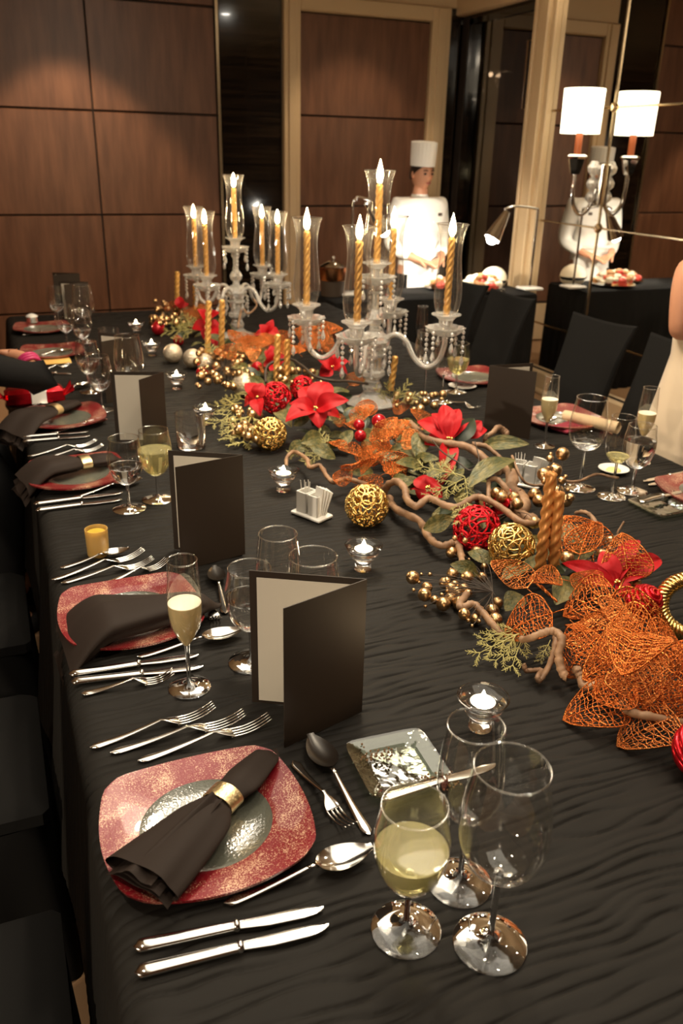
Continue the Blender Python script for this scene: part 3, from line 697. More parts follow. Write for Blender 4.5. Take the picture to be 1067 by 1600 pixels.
# second setting
pc = at(205, 956, TT+.014); charger(pc.x, pc.y, .02, 'red speckled charger behind the champagne flute, half covered by a napkin', sc=1.0)
napkin(at(95, 990, TT+.03), at(345, 932, TT+.04), 'black brown napkin spilling over the table edge from the second charger', w0=.085, w1=.03, h0=.060, h1=.03, sd=8, base=TT+.018, droop=.07, rng_at=.95)
cutlery('knife', xy(107, 1054), xy(308, 1024), 'inner silver knife of the pair beside the champagne flute foot')
cutlery('knife', xy(110, 1066), xy(314, 1042), 'outer silver knife of the pair beside the champagne flute foot')
cutlery('fork', xy(127, 1083), xy(268, 1058), 'short silver oyster fork pointing at the champagne flute foot')
cutlery('spoon', xy(214, 1025), xy(378, 990), 'silver soup spoon crossing behind the champagne flute stem')
cutlery('fork', xy(325, 938), xy(338, 972), 'silver dessert fork between the champagne flute and the goblet')
cutlery('spoon', xy(352, 958), xy(335, 890), 'silver dessert spoon with upright bowl behind the champagne flute')
cutlery('fork', xy(80, 905), xy(223, 865), 'middle silver fork beyond the second charger, below the yellow shot glass')
cutlery('fork', xy(95, 910), xy(240, 878), 'lower silver fork beyond the second charger, below the yellow shot glass')
cutlery('fork', xy(160, 912), xy(262, 880), 'silver fork half hidden by the second charger rim')
cutlery('spoon', xy(94, 886), xy(202, 863), 'small silver spoon just in front of the yellow shot glass')
stemglass('flute', 296, 1074, 'champagne flute of golden bubbly with foam, standing near the front menu', .168, M_champ, True)
stemglass('goblet', 393, 1034, 'water goblet half hidden by the nearest menu card', .135, M_water)
stemglass('small', 0, 0, 'empty wine glass behind the nearest menu card, narrower of that pair', pos=at(434, 834, TT+.247))
stemglass('wine', 0, 0, 'empty wine glass behind the nearest menu card, wider of that pair', pos=at(489, 860, TT+.262), sc=.96)
def tumbler(px, py, label, R, H, mat, fill=None, fm=None, nm='tumbler', cat='glass'):
    p = at(px, py, TT); o = thing(nm, label, cat, (p.x, p.y, TT+.0004))
    MB().lathe([(.0005, 0), (R*.9, 0), (R*.95, .002), (R, H), (R-.0018, H), (R*.95-.0025, .010), (.0005, .009)], 36).build('body', mat, o, 50)
    if fill: MB().lathe([(.0005, .0095), (R*.95-.0034, .0105), (R*.95-.003, fill), (.0005, fill)], 30).build('drink', fm, o, 50)
    return o
M_juice = principled('yellow_drink', (.90, .62, .09), .12, 0, Transmission_Weight=.35)
M_sugar = principled('sugared_glass', (.90, .62, .20), .35, 0, Transmission_Weight=.6); bump(M_sugar, 250, .4, .001)
tumbler(154, 866, 'small shot glass of yellow drink with sugared orange rim', .0255, .064, M_sugar, .056, M_juice, 'shot_glass')
menu_card((383, 866), (281, 892), (270, 858), .243, 'dark brown menu card beyond the yellow shot glass', W=.158, WB=.168)
votive(567, 889, 'glass tealight holder between the nearest menu and the gold filigree ball')
votive(443, 766, 'glass tealight holder beside the white toothpick holder')
caddy(487, 806, math.radians(-62), 'white porcelain toothpick and sachet holder in front of the lit tealight')
# third setting
pc = at(120, 738, TT+.014); charger(pc.x, pc.y, .0, 'red speckled charger between the goblet of water and the table edge, third from the camera')
napkin(at(30, 742, TT+.03), at(190, 705, TT+.045), 'dark napkin rolled in a gold ring on the third charger', w0=.075, w1=.025, h0=.050, h1=.02, sd=11, base=TT+.018, droop=.05, rng_at=.62, ring='gold napkin ring on the third charger')
cutlery('knife', xy(52, 788), xy(189, 770), 'inner silver knife in front of the third charger')
cutlery('knife', xy(55, 798), xy(193, 780), 'outer silver knife in front of the third charger')
cutlery('spoon', xy(110, 777), xy(222, 752), 'silver soup spoon running behind the goblet of water')
cutlery('fork', xy(43, 712), xy(150, 692), 'outer silver fork beyond the third charger')
cutlery('fork', xy(56, 717), xy(160, 700), 'inner silver fork beyond the third charger')
stemglass('goblet', 202, 795, 'half full water goblet standing alone in front of the third setting', .118, M_water)
stemglass('goblet', 247, 780, 'goblet with bright lemon coloured surface beside the dark menu', .140, M_wine)
tumbler(299, 698, 'wide empty glass tumbler beside a tealight', .047, .108, M_solid)
menu_card((262, 690), (212, 712), (179, 690), .225, 'dark menu card with wide cream page, third standing card from the camera', W=.115, WB=.16)
votive(322, 662, 'glass tealight holder beside the wide empty tumbler')
# fourth setting
pc = at(100, 651, TT+.014); charger(pc.x, pc.y, .0, 'dark red charger beside the red foil parcel, fourth from the camera')
napkin(at(10, 668, TT+.03), at(125, 622, TT+.04), 'black napkin in a gold ring on the fourth charger', w0=.07, w1=.025, h0=.05, h1=.02, sd=14, base=TT+.018, droop=.05, rng_at=.62, ring='gold napkin ring on the fourth charger')
cutlery('knife', xy(34, 683), xy(140, 674), 'inner silver knife in front of the fourth charger')
cutlery('knife', xy(35, 690), xy(142, 681), 'outer silver knife in front of the fourth charger')
cutlery('spoon', xy(80, 675), xy(168, 660), 'silver spoon between the fourth charger and its knives')
cutlery('spoon', xy(85, 615), xy(142, 601), 'silver spoon beyond the red foil parcel')
def parcel():
    p = at(56, 632, TT); o = thing('red_parcel', 'red foil parcel tied with a wide white band', 'gift box', (p.x, p.y, TT+.004), .08)
    MB().box((0, 0, .03), (.20, .075, .06), bev=.012).build('wrapping', M_redm, o)
    MB().box((.01, 0, .031), (.062, .079, .066), bev=.012).build('band', M_paper, o)
    for s in (-1, 1):
        MB().grid(lambda u, v: (s*(.10+.03*u), (v-.5)*.075*(1+.5*u), .03+.022*math.sin(v*12)*u+.02*u), 4, 12).build('foil_end', M_redm, o, 180)
parcel()
cutlery('spoon', xy(30, 640), xy(86, 632), 'silver spoon lying against the red foil parcel')
stemglass('goblet', 160, 640, 'goblet behind the third standing menu card, nearest the red parcel', .10, M_water)
stemglass('wine', 207, 640, 'wine glass with only its rim above the third menu card')
stemglass('goblet', 142, 612, 'half full goblet with bright base next to the fourth menu card', .12, M_water)
menu_card((218, 618), (178, 628), (158, 612), .225, 'dark menu card standing fourth from the camera, in front of small tealights', W=.15)
votive(277, 607, 'glass tealight holder beside the pearl ornaments, lower of the far row')
votive(238, 555, 'small far tealight level with the pearl ornaments')
votive(214, 522, 'smallest far tealight next to the shiny red ball')
# fifth and further settings
pc = at(82, 549, TT+.014); charger(pc.x, pc.y, .0, 'dark red charger beyond the yellow envelope', )
pc = at(66, 512, TT+.014); charger(pc.x, pc.y, .0, 'furthest dark red charger near the far end of the table')
cutlery('spoon', xy(50, 556), xy(112, 549), 'silver spoon lying next to the charger beyond the yellow envelope')
cutlery('knife', xy(60, 583), xy(112, 584), 'silver knife in front of the yellow envelope')
cutlery('fork', xy(62, 578), xy(108, 571), 'silver fork in front of the yellow envelope')
cutlery('knife', xy(34, 524), xy(90, 515), 'furthest silver knife near the far charger')
e1 = at(82, 566, TT); tag(MB().box((0, 0, .004), (.15, .11, .006), bev=.002).build('yellow_envelope', principled('yellow_paper', (.85, .50, .13), .7), None, 40, (e1.x, e1.y, TT+.0015)), 'yellow envelope lying flat near the hand of the black clad person', 'envelope')
stemglass('goblet', 132, 553, 'far goblet behind the fourth menu card', .11, M_water)
stemglass('wine', 136, 534, 'tall far wine glass in front of the far menu cards')
stemglass('goblet', 106, 543, 'far goblet standing next to the tall far wine glass', .10, M_water)
stemglass('goblet', 92, 508, 'furthest goblet beside the far menu cards', .10, M_water)
menu_card((143, 500), (112, 505), (100, 500), .20, 'dark far menu card in front of the furthest one', W=.15)
menu_card((130, 487), (100, 490), (88, 486), .21, 'furthest dark menu card against the brown wall', W=.15)
tumbler(172, 548, 'far tumbler showing its rim above the fourth menu card', .045, .10, M_solid)
sv = at(50, 508, TT+.0); o = thing('salt_cellar', 'small round white topped cellar on the far charger', 'cellar', (at(50, 505, TT).x, at(50, 510, TT).y, TT+.021)); MB().lathe([(.0005, 0), (.03, 0), (.032, .03), (.0005, .03)], 20).build('body', M_chrome, o); MB().lathe([(.0005, .045), (.015, .042), (.028, .034), (.03, .030), (.0005, .030)], 20).build('lid', M_white, o)
# ================================================================ PLACE SETTINGS on the mirror side
bp = at(1032, 795, TT); glass_plate((bp.x, bp.y), .05, 'square glass bread plate on the mirror side, under a butter knife', 1.05)
cutlery('knife', at(1000, 787, TT+.014), at(890+172, 770, TT+.014), 'butter knife on the mirror side glass plate', lift=.013)
charger(1.775, 1.60, math.pi, 'burgundy charger at the picture edge on the mirror side')
cutlery('fork', xy(1067+8, 788), xy(1031, 762), 'silver fork with bright tines beside the mirror side glass plate')
cutlery('knife', xy(1067+25, 735), xy(1005, 752), 'outer silver knife on the mirror side beyond the butter dish')
cutlery('knife', xy(1067+25, 745), xy(1012, 758), 'inner silver knife on the mirror side beyond the butter dish')
stemglass('wine', 905, 762, 'big wine glass in front of the rolled cream napkin on the mirror side', .135, M_water)
stemglass('small', 955, 776, 'slim wine glass with a little white wine by the butter dish', .130, M_wine, sc=.93)
stemglass('goblet', 987, 767, 'round water goblet beside the slim wine glass on the mirror side', .150, M_water)
stemglass('flute', 998, 722, 'champagne flute in front of the ivory dress', .165, M_champ, True, sc=.95)
stemglass('flute', 850, 697, 'champagne flute standing alone beside the tall dark mirror side menu', .168, M_champ, True, sc=.93)
p = at(958, 737, TT); o = thing('butter_dish', 'small white round butter dish on the mirror side', 'dish', (p.x, p.y, TT+.0005))
MB().lathe([(.0005, 0), (.025, 0), (.044, .010), (.045, .011), (.042, .011), (.026, .004), (.0005, .004)], 32).build('dish', M_white, o)
MB().lathe([(.0005, .009), (.018, .009), (.022, .0045), (.0005, .0045)], 20).build('butter', principled('butter', (.85, .68, .25), .5), o)
# rolled cream napkin
a, b = at(882, 648, TT+.03), at(966, 668, TT+.03); d = (b-a).normalized(); L = (b-a).length
def rollp(u, v):
    t = v*4*math.pi; r = .012+.009*v*1.3*(.7+.3*u); n = Vector((-d.y, d.x, 0)); c = a+d*(u*L)+n*(r*math.cos(t)); return (c.x, c.y, TT+.030+r*math.sin(t))
tag(MB().grid(rollp, 8, 40).build('rolled_napkin', principled('cream_linen', (.62, .46, .28), .8), None, 180), 'rolled cream napkin lying behind the big wine glass', 'napkin')
charger(1.79, 2.33, math.pi, 'burgundy charger behind the champagne flute on the mirror side')
charger(1.79, 2.95, math.pi, 'burgundy charger beyond the tall dark mirror side menu')
nb = at(886, 672, TT); tag(MB().box((0, 0, .008), (.10, .075, .014), rz=.3, bev=.005).build('folded_napkin', principled('burgundy_cloth', (.22, .012, .03), .8), None, 40, (nb.x, nb.y, TT+.001)), 'small folded burgundy napkin beside the big wine glass', 'napkin')
cutlery('knife', xy(900, 660), xy(838, 668), 'silver knife behind the lone mirror side flute')
cutlery('spoon', xy(905, 655), xy(845, 660), 'silver spoon behind the lone mirror side flute')
menu_card((755, 674), (833, 688), (836, 668), .226, 'tall dark menu card standing closed beside the red flower on the mirror side', W=.16, page=True)
caddy(818, 757, math.radians(-50), 'white porcelain sachet holder behind the olive leaf on the mirror side')
stemglass('wine', 663, 618, 'wine glass under the near candelabra arm, nearest its stem', sc=.95)
stemglass('small', 690, 628, 'slim wine glass under the near candelabra arm', sc=.95)
stemglass('goblet', 712, 612, 'goblet of white wine under the near candelabra drops', .13, M_wine)
stemglass('flute', 656, 560, 'far flute standing behind the near candelabra', sc=.95)
pw_ = at(722, 606, TT); o = thing('butter_dish', 'white butter dish near the red flower under the candelabra arm', 'dish', (pw_.x, pw_.y, TT+.0005)); MB().lathe([(.0005, 0), (.03, 0), (.055, .010), (.056, .011), (.052, .011), (.03, .004), (.0005, .004)], 28).build('dish', M_white, o)
cutlery('fork', xy(700, 625), xy(748, 640), 'silver fork whose tines touch the tall mirror side menu')
cutlery('knife', xy(760, 596), xy(700, 604), 'silver knife beside the white dish under the candelabra')
# ================================================================ CANDELABRAS
def twist_candle(L, r, lobes=4, pitch=.055):
    def P(u, v):
        z = u*L; a = v*2*math.pi; rr = r*(1+.16*math.cos(lobes*(a-z/pitch*2*math.pi*.5)))
        if u > .985: rr *= .55
        return (rr*math.cos(a), rr*math.sin(a), z)
    m = MB().grid(P, max(24, int(L/.0035)), 24)
    return m.lathe([(r*.55, L), (.0004, L+.001)], 12)
CANDLE = twist_candle(.275, .0112).mesh('candle', M_candle, 180)
WICK = MB().tube([(0, 0, .272), (.001, 0, .284), (.002, 0, .290)], .001, 5).mesh('wick', M_twig)
FLAME = MB().lathe([(.0004, .279), (.007, .284), (.0115, .296), (.0110, .310), (.0075, .328), (.003, .345), (.0004, .356)], 12).mesh('flame', M_flame, 180)
SHADEG = MB().lathe(smooth_prof([(.033, .002), (.040, .012), (.047, .045), (.0475, .080), (.0425, .135), (.0375, .19), (.0385, .235), (.045, .275), (.0535, .297)], 5), 40).mesh('glass_wall', M_shadeg, 180)
SHADER = MB().lathe([(.0535+.0016*math.cos(k*math.pi/3), .297+.0016*math.sin(k*math.pi/3)) for k in range(6)], 48, closed=True, fn=lambda a, i, z: 1+.012*math.cos(12*a)).mesh('rim', M_solid, 180)
CUPM = MB().lathe([(.0005, -.052), (.018, -.052), (.022, -.045), (.0245, -.030), (.026, -.018), (.040, -.006), (.052, -.001), (.052, .002), (.030, .002), (.0005, .001)], 24).mesh('candle_cup', M_crystal, 25)
BOBM = MB().lathe([(.0005, -.076), (.020, -.076), (.040, -.071), (.060, -.058), (.068, -.044), (.066, -.043), (.055, -.052), (.036, -.060), (.0005, -.062)], 48, fn=lambda a, i, z: 1+(.07*math.cos(12*a) if i in (4, 5) else .02*math.cos(12*a))).mesh('bobeche', M_crystal, 12)
def strand(n):
    m = MB()
    for k in range(n): m.lathe([(.0004, .0085), (.006, .0035), (.0065, 0), (.006, -.0035), (.0004, -.0085)], 8, (0, 0, -.012-.0175*k))
    return m.lathe([(.0004, .012), (.004, .004), (.0085, -.012), (.007, -.022), (.0004, -.031)], 8, (0, 0, -.016-.0175*n)).mesh('crystal_strand', M_crystal, 10)
STR = [strand(n) for n in (2, 4, 5)]
COLM = MB().lathe(smooth_prof([(.0005, -.13), (.012, -.13), (.014, -.12)], 2)+[(.030, -.108), (.030, -.098), (.016, -.090), (.014, -.07), (.026, -.056), (.032, -.042), (.026, -.026), (.015, -.014), (.02, -.008), (.0005, -.006)], 10).mesh('stem_crystal', M_crystal, 15)
def candelabra(x, y, a0, label, who, S=1.0):
    o = thing('candelabra', label, 'candelabra', (x, y, TT+.001), 0, 'crystal candelabras', scale=S)
    MB().lathe([(.0005, 0), (.092, 0), (.094, .006), (.085, .014), (.050, .026), (.034, .040), (.030, .052), (.0005, .052)], 12, fn=lambda a, i, z: 1+.03*math.cos(12*a)).build('base', M_crystal, o, 15)
    MB().lathe([(.0005, .052), (.034, .053), (.038, .066), (.030, .080), (.026, .092), (.040, .104), (.046, .110), (.046, .124), (.034, .130), (.034, .175), (.046, .180), (.046, .190), (.030, .196), (.0005, .197)], 14).build('stem', M_crystal, o, 15)
    MB().lathe([(.0005, .197), (.026, .198), (.050, .214), (.058, .234), (.050, .254), (.026, .268), (.0005, .269)], 12).build('hub', M_crystal, o, 12)
    MB().lathe([(.0005, .269), (.020, .270), (.016, .285), (.030, .300), (.034, .315), (.026, .332), (.014, .345), (.013, .40), (.022, .415), (.022, .43), (.0005, .431)], 12).build('upper_stem', M_crystal, o, 12)
    zc, zo, R = .505, .345, .256
    heads = [(0, 0, zc, 'tallest centre holder')]
    for k in range(4):
        a = a0+k*math.pi/2; ca, sa = math.cos(a), math.sin(a)
        pts = [(ca*r, sa*r, z) for r, z in ((.035, .235), (.075, .262), (.115, .245), (.150, .185), (.195, .155), (.238, .180), (R, .235), (R, .272))]
        MB().tube(spline(pts, 6), .0098, 10).build('arm', M_crystal, o, 180)
        heads.append((ca*R, sa*R, zo, ['nearer mirror side arm', 'far arm', 'menu side arm', 'front arm'][k]))
    for hx, hy, hz_, nm in heads:
        put('candle_cup', CUPM, o, (hx, hy, hz_)); b = put('bobeche', BOBM, o, (hx, hy, hz_))
        for k in range(6):
            a = k*2*math.pi/6+.4; put('crystal_strand', STR[(k*2+int(hx*50)) % 3], o, (hx+.064*math.cos(a), hy+.064*math.sin(a), hz_-.046), (0, 0, a))
        W = Vector((x+hx*S, y+hy*S, TT+.001+hz_*S+.002))
        c = thing('taper_candle', 'lit gold candle on the %s of %s' % (nm, who), 'candle', W, random.random()*6, 'lit candles in the candelabras', scale=(S, S, .93*S*(1 if S == 1 else .93)))
        put('candle', CANDLE, c); put('wick', WICK, c); put('flame', FLAME, c)
        l = light('candle_light', 'POINT', (W.x, W.y, W.z+.30*S), 1.2, (1, .66, .34), .008)
        s = thing('hurricane_shade', 'clear glass hurricane shade on the %s of %s' % (nm, who), 'glass shade', W, 0, 'glass hurricane shades', scale=S)
        put('glass_wall', SHADEG, s); put('rim', SHADER, s)
    for k in range(8):
        a = k*math.pi/4+.3; put('crystal_strand', STR[k % 2], o, (.06*math.cos(a), .06*math.sin(a), .222))
ang = math.atan2(-math.sin(YAW), math.cos(YAW))
pR = aty(583, 560, 2.74); pLc = aty(366, 330, 4.05)
candelabra(pR.x, 2.74, ang-math.radians(15), 'tall crystal candelabra with hanging drops, nearer of the two, in front of the chef', 'the nearer candelabra')
candelabra(pLc.x, 4.05, ang-math.radians(27), 'tall crystal candelabra with hanging drops, farther of the two, in front of the brown wall', 'the farther candelabra', .93)
# ================================================================ GARLAND
def G(px, py, h): return at(px, py, TT+h)
def frame_x(b, t, roll=0.0, upv=(0, 0, 1)):
    X = (t-b); L = X.length; X.normalize(); U = Vector(upv); Z = U-X*U.dot(X)
    if Z.length < .05: Z = Vector((0, -1, 0))-X*Vector((0, -1, 0)).dot(X)
    Z.normalize(); Y = Z.cross(X); M = Matrix((X, Y, Z)).transposed()
    return M @ Matrix.Rotation(roll, 3, 'X'), L
def place(name, me, b, t, wsc, roll=0, parent=None, upv=None):
    if upv is None: upv = (CAMP-Vector(b)).normalized()*.8+Vector((0, 0, .7))
    M, L = frame_x(Vector(b), Vector(t), roll, upv)
    o = bpy.data.objects.new(name, me); COL.objects.link(o)
    m4 = M.to_4x4() @ Matrix.Diagonal((L, wsc, (L+wsc)/2, 1)); m4.translation = Vector(b)
    if parent: o.parent = parent; m4.translation = Vector(b)-parent.location
    o.matrix_local = m4; return o
def skeleton_leaf(sd, mat):
    rr = random.Random(sd); N, Mv = 15, 6; P = {}
    def wid(u): return .5*max(0, math.sin(math.pi*min(1, u**.70)))**.62*(1-.12*u)
    for i in range(N+1):
        for j in range(-Mv, Mv+1):
            u = i/N; v = j/Mv; jx = rr.uniform(-.03, .03) if abs(j) < Mv and 0 < i < N else 0; jy = rr.uniform(-.25, .25)/Mv if 0 < abs(j) < Mv else 0
            uu = min(1, max(0, u+jx-.10*abs(v)*math.sin(math.pi*u)*(1 if u > .1 else .5)))
            w_ = wid(min(1, max(.0, u+jx)))*(v+jy)
            P[i, j] = Vector((uu, w_, .10*math.sin(math.pi*uu)+.35*w_*w_-.10*uu*uu+rr.uniform(-.008, .008)))
    m = MB(); r = .0105
    def ed(a, b, k=1.0): m.tube([P[a], P[b]], r*k, 3, cap=False)
    for i in range(N):
        for j in range(-Mv, Mv+1):
            if abs(j) == Mv or j == 0: ed((i, j), (i+1, j), 1.8 if j == 0 else 1.5)
            elif 0 < i: ed((i, j), (i+1, j), .75)
    for i in range(1, N):
        for j in range(-Mv, Mv):
            ed((i, j), (i, j+1), 1.1)
            if rr.random() < .22: ed((i, j), (i+1, j+1) if rr.random() < .5 else (i-1, j+1), .7)
    m.tube([(-.28, 0, -.05), (-.1, 0, -.01), (0, 0, 0)], .012, 5)
    return m.mesh('leaf', mat, 180)
SKL = [skeleton_leaf(s, M_copper if s % 3 else M_copper2) for s in range(1, 6)]
def copper_spray(label, leaves, stem=None, group='copper leaf sprays'):
    b0 = Vector(leaves[0][0:3]) if False else G(leaves[0][0], leaves[0][1], leaves[0][2])
    o = thing('copper_leaf_spray', label, 'decoration', b0, 0, group)
    for i, L in enumerate(leaves):
        bx_, by_, bz, tx, ty, tz, wd, roll = L
        b, t = G(bx_, by_, bz), G(tx, ty, tz)
        place('leaf', SKL[i % 5], b, t, wd, roll, o)
    if stem:
        for st in stem:
            MB().tube([p-b0 for p in spline([G(*q) for q in st], 4)], .0022, 6).build('stem', M_copper, o, 180)
    return o
copper_spray('glittering copper skeleton leaf spray lying at the near end of the garland, largest cluster', [
 (795, 618, .085, 640+8, 590, .05, .105, .1), (818, 610, .10, 1045, 672, .05, .12, .1), (800, 590, .12, 905, 560+20, .10, .10, -.3),
 (785, 640, .09, 660, 690, .03, .085, .1), (800, 655, .09, 640, 812, .015, .10, .15), (945, 700, .08, 715, 812, .05, .125, -.1),
 (862, 905, .05, 640, 958, .012, .098, .1), (1040, 935, .05, 832, 1052, .010, .095, .1), (950, 740, .10, 1075, 880, .06, .12, .2),
 (960, 715, .11, 1068, 720, .10, .11, 0), (930, 660, .13, 850, 780, .12, .11, .2), (985, 830, .09, 1000, 1000-20, .02, .12, -.2), (880, 760, .11, 960, 905, .07, .11, .2), (1010, 700, .10, 1075, 800, .08, .12, -.3), (860, 690, .12, 980, 730, .11, .11, .1), (900, 830, .09, 760, 905, .05, .10, 0), (940, 870, .07, 1060, 960, .04, .10, .1)] and
 [(600+.4377*a, 700+.4377*b_, c, 600+.4377*d, 700+.4377*e, f, g, h) for a, b_, c, d, e, f, g, h in [
 (835, 520, .085, 640, 590, .05, .105, .1), (790, 590, .10, 1050, 672, .05, .12, .1), (800, 610, .12, 900, 590, .12, .10, -.3),
 (780, 650, .09, 660, 620, .03, .085, .1), (770, 670, .09, 640, 815, .015, .10, .15), (950, 720, .08, 715, 815, .05, .125, -.1),
 (875, 905, .05, 635, 960, .012, .098, .1), (1045, 960, .05, 830, 1055, .010, .095, .1), (950, 740, .10, 1080, 900, .06, .125, .2),
 (960, 715, .11, 1080, 720, .10, .11, 0), (930, 660, .13, 850, 790, .12, .11, .2), (985, 830, .09, 1000, 1000, .02, .12, -.2), (880, 760, .11, 960, 905, .07, .11, .2), (1010, 700, .10, 1085, 800, .08, .12, -.3), (800, 640, .12, 990, 730, .11, .12, .1), (900, 830, .09, 740, 880, .05, .10, 0), (960, 860, .07, 1080, 960, .04, .10, .1), (690, 640, .07, 800, 760, .06, .09, .2)]],
 [[(905, 925, .06), (930, 985, .06), (955, 1030, .05), (985, 1090, .03)], [(930, 985, .06), (890, 1000, .06), (860, 1020, .04)]])
copper_spray('copper skeleton leaf spray upright around the pair of unlit candles', [(600+.4377*a, 700+.4377*b_, c, 600+.4377*d, 700+.4377*e, f, g, h) for a, b_, c, d, e, f, g, h in [
 (745, 400, .06, 650, 235, .135, .125, .1), (872, 478, .07, 848, 300, .155, .105, -.1), (510, 500, .09, 383, 390, .10, .07, .1), (635, 470, .10, 515, 465, .10, .075, .5),
 (600, 590, .09, 420, 668, .03, .10, .1), (745, 500, .08, 675, 440, .09, .075, .2), (700, 380, .09, 760, 250, .13, .085, -.4)]],
 [[(925, 925, .10), (955, 935, .085), (975, 905, .09)], [(925, 880, .08), (955, 935, .085)], [(870, 940, .09), (830, 905, .09)], [(870, 940, .09), (845, 915, .095)]])
def rnd_cluster(label, cx, cy, sx, sy, n, sd, L=(.08, .12), up=.6, z0=.03):
    rr = random.Random(sd); Ls = []
    o = thing('copper_leaf_spray', label, 'decoration', G(cx, cy, z0), 0, 'copper leaf sprays')
    for i in range(n):
        b = G(cx+rr.gauss(0, sx*.5), cy+rr.gauss(0, sy*.45), z0+rr.uniform(0, .06)); a = rr.uniform(0, 6.28); l = rr.uniform(*L)
        d = Vector((math.cos(a), math.sin(a), rr.uniform(-.2, up)))
        d.normalize(); t = b+d*l
        if t.z < TT+.006: t.z = TT+.008
        place('leaf', SKL[i % 5], b, t, l*rr.uniform(.7, .9), rr.uniform(-.5, .5), o)
    return o
rnd_cluster('copper skeleton leaf spray heaped between the gold filigree ball and the nearer candelabra', 592, 695, 72, 66, 36, 5, L=(.06, .10), up=1.0)
rnd_cluster('copper skeleton leaf spray under the arms of the nearer candelabra', 490, 530, 44, 26, 16, 6, up=.9, z0=.05)
rnd_cluster('copper skeleton leaf spray between the two candelabras', 405, 545, 46, 26, 18, 8, up=.7, z0=.05)
rnd_cluster('furthest copper skeleton leaf spray, behind the tall unlit candles', 300, 490, 28, 16, 11, 9, up=.8, z0=.05)
# filigree balls
def filigree(sd, style, mat):
    rr = random.Random(sd); m = MB(); n = 60 if style == 'scroll' else 40
    for i in range(n):
        zz = 1-2*(i+.5)/n; ph = i*2.39996; c = Vector((math.sqrt(1-zz*zz)*math.cos(ph), math.sqrt(1-zz*zz)*math.sin(ph), zz))
        t1 = c.orthogonal().normalized(); t2 = c.cross(t1); a0 = rr.uniform(0, 6.28); s = rr.choice((-1, 1)); pts = []; rs = []
        if style == 'scroll':
            for k in range(17):
                u = k/16; r = .40*(1-u)**.8+.05; a = a0+s*u*7.5
                p = (c+(t1*math.cos(a)+t2*math.sin(a))*r).normalized(); pts.append(p); rs.append(lerp(.045, .075, u))
        else:
            R = rr.uniform(.45, .95)
            for k in range(22):
                a = a0+s*k/21*5.5; p = (c*rr.uniform(.97, 1.0)+(t1*math.cos(a)+t2*math.sin(a)*.7)*R).normalized(); pts.append(p*rr.uniform(.97, 1.01)); rs.append(.05)
        m.tube(pts, rs, 6)
    return m.mesh('filigree_shell', mat, 180)
FG = filigree(2, 'scroll', M_gold); FG2 = filigree(5, 'loop', M_gold); FR = filigree(9, 'loop', M_redm)
def bauble(px, py, r, label, me=None, mat=None, h=None, nm='ornament_ball', cap=False):
    hh = h if h is not None else r
    p = G(px, py, hh); o = None
    if me: o = put(nm, me, None, p, (random.random()*6, random.random()*6, random.random()*6), r)
    else: o = MB().ball((0, 0, 0), r, 28, 18).build(nm, mat, None, 180, p)
    return tag(o, label, 'ornament')
bauble(573, 790, .052, 'gold filigree ball lying on the cloth beside the curly branch', FG, nm='filigree_ball')
bauble(422, 678, .050, 'pale gold filigree ball below the red filigree ball', FG, nm='filigree_ball')
bauble(799, 853, .050, 'shiny gold wire ball beside the red ball and the unlit candles', FG2, h=.07, nm='filigree_ball')
bauble(745, 826, .054, 'deep red wire ball beside the shiny gold ball', FR, h=.06, nm='filigree_ball')
bauble(430, 622, .055, 'bright red wire ball beside the large red poinsettia', FR, h=.07, nm='filigree_ball')
bauble(472, 606, .042, 'smaller red wire ball tucked behind the bright red one', FR, h=.09, nm='filigree_ball')
bauble(270, 552, .041, 'champagne glitter ball nearest the small tealights', None, M_pearl)
bauble(301, 560, .041, 'champagne glitter ball in the middle of the three', None, M_pearl)
bauble(320, 566, .037, 'champagne glitter ball with berries against it', None, M_pearl)
bauble(381, 601, .045, 'champagne glitter ball half hidden behind the cedar', None, M_pearl)
bauble(316, 583, .026, 'shiny red ball in front of the berry cluster', None, M_redball)
bauble(247, 513, .034, 'shiny red ball at the far end of the garland', None, M_redball)
bauble(279, 532, .026, 'small shiny red ball above the champagne glitter balls', None, M_redball)
bauble(402, 575, .026, 'small shiny red ball beside the thin dark branch', None, M_redball, .06)
bauble(592, 658, .022, 'small red ball among the copper leaves, highest', None, M_redball, .12)
bauble(561, 664, .018, 'small red ball among the copper leaves, middle', None, M_redball, .10)
bauble(563, 681, .018, 'small red ball among the copper leaves, lowest', None, M_redball, .09)
def ribbed(px, py, r, h, label):
    m = MB()
    for k in range(9):
        la = -1.3+k*.325; rr_ = r*math.cos(la); pts = [(rr_*math.cos(a), rr_*math.sin(a), r*math.sin(la)) for a in np.linspace(0, 6.2832, 25)]
        m.tube(pts, r*.17, 6, cap=False)
    m.ball((0, 0, 0), r*.93, 14, 10)
    tag(m.build('beaded_ball', M_redm, None, 180, G(px, py, h)), label, 'ornament').rotation_euler = (.5, .3, 0)
ribbed(1007, 940, .030, .075, 'red beaded ball beside the woven gold ring')
ribbed(1100, 1172, .040, .045, 'red beaded ball at the picture edge below the copper leaves')
# woven gold ring
c0 = G(1078, 948, .075); ring_ = MB()
for s in range(4):
    pts = []
    for k in range(121):
        a = k/120*2*math.pi; q = a*11+s*math.pi/2; R = .052+.011*math.cos(q); pts.append((R*math.cos(a), .013*math.sin(q), R*math.sin(a)))
    ring_.tube(pts, .0052, 6, cap=False)
rg = tag(ring_.build('woven_ring', M_gold, None, 180, c0), 'woven gold ring standing beside the near copper leaves', 'ornament'); rg.rotation_euler = (-.55, 0, -.77)
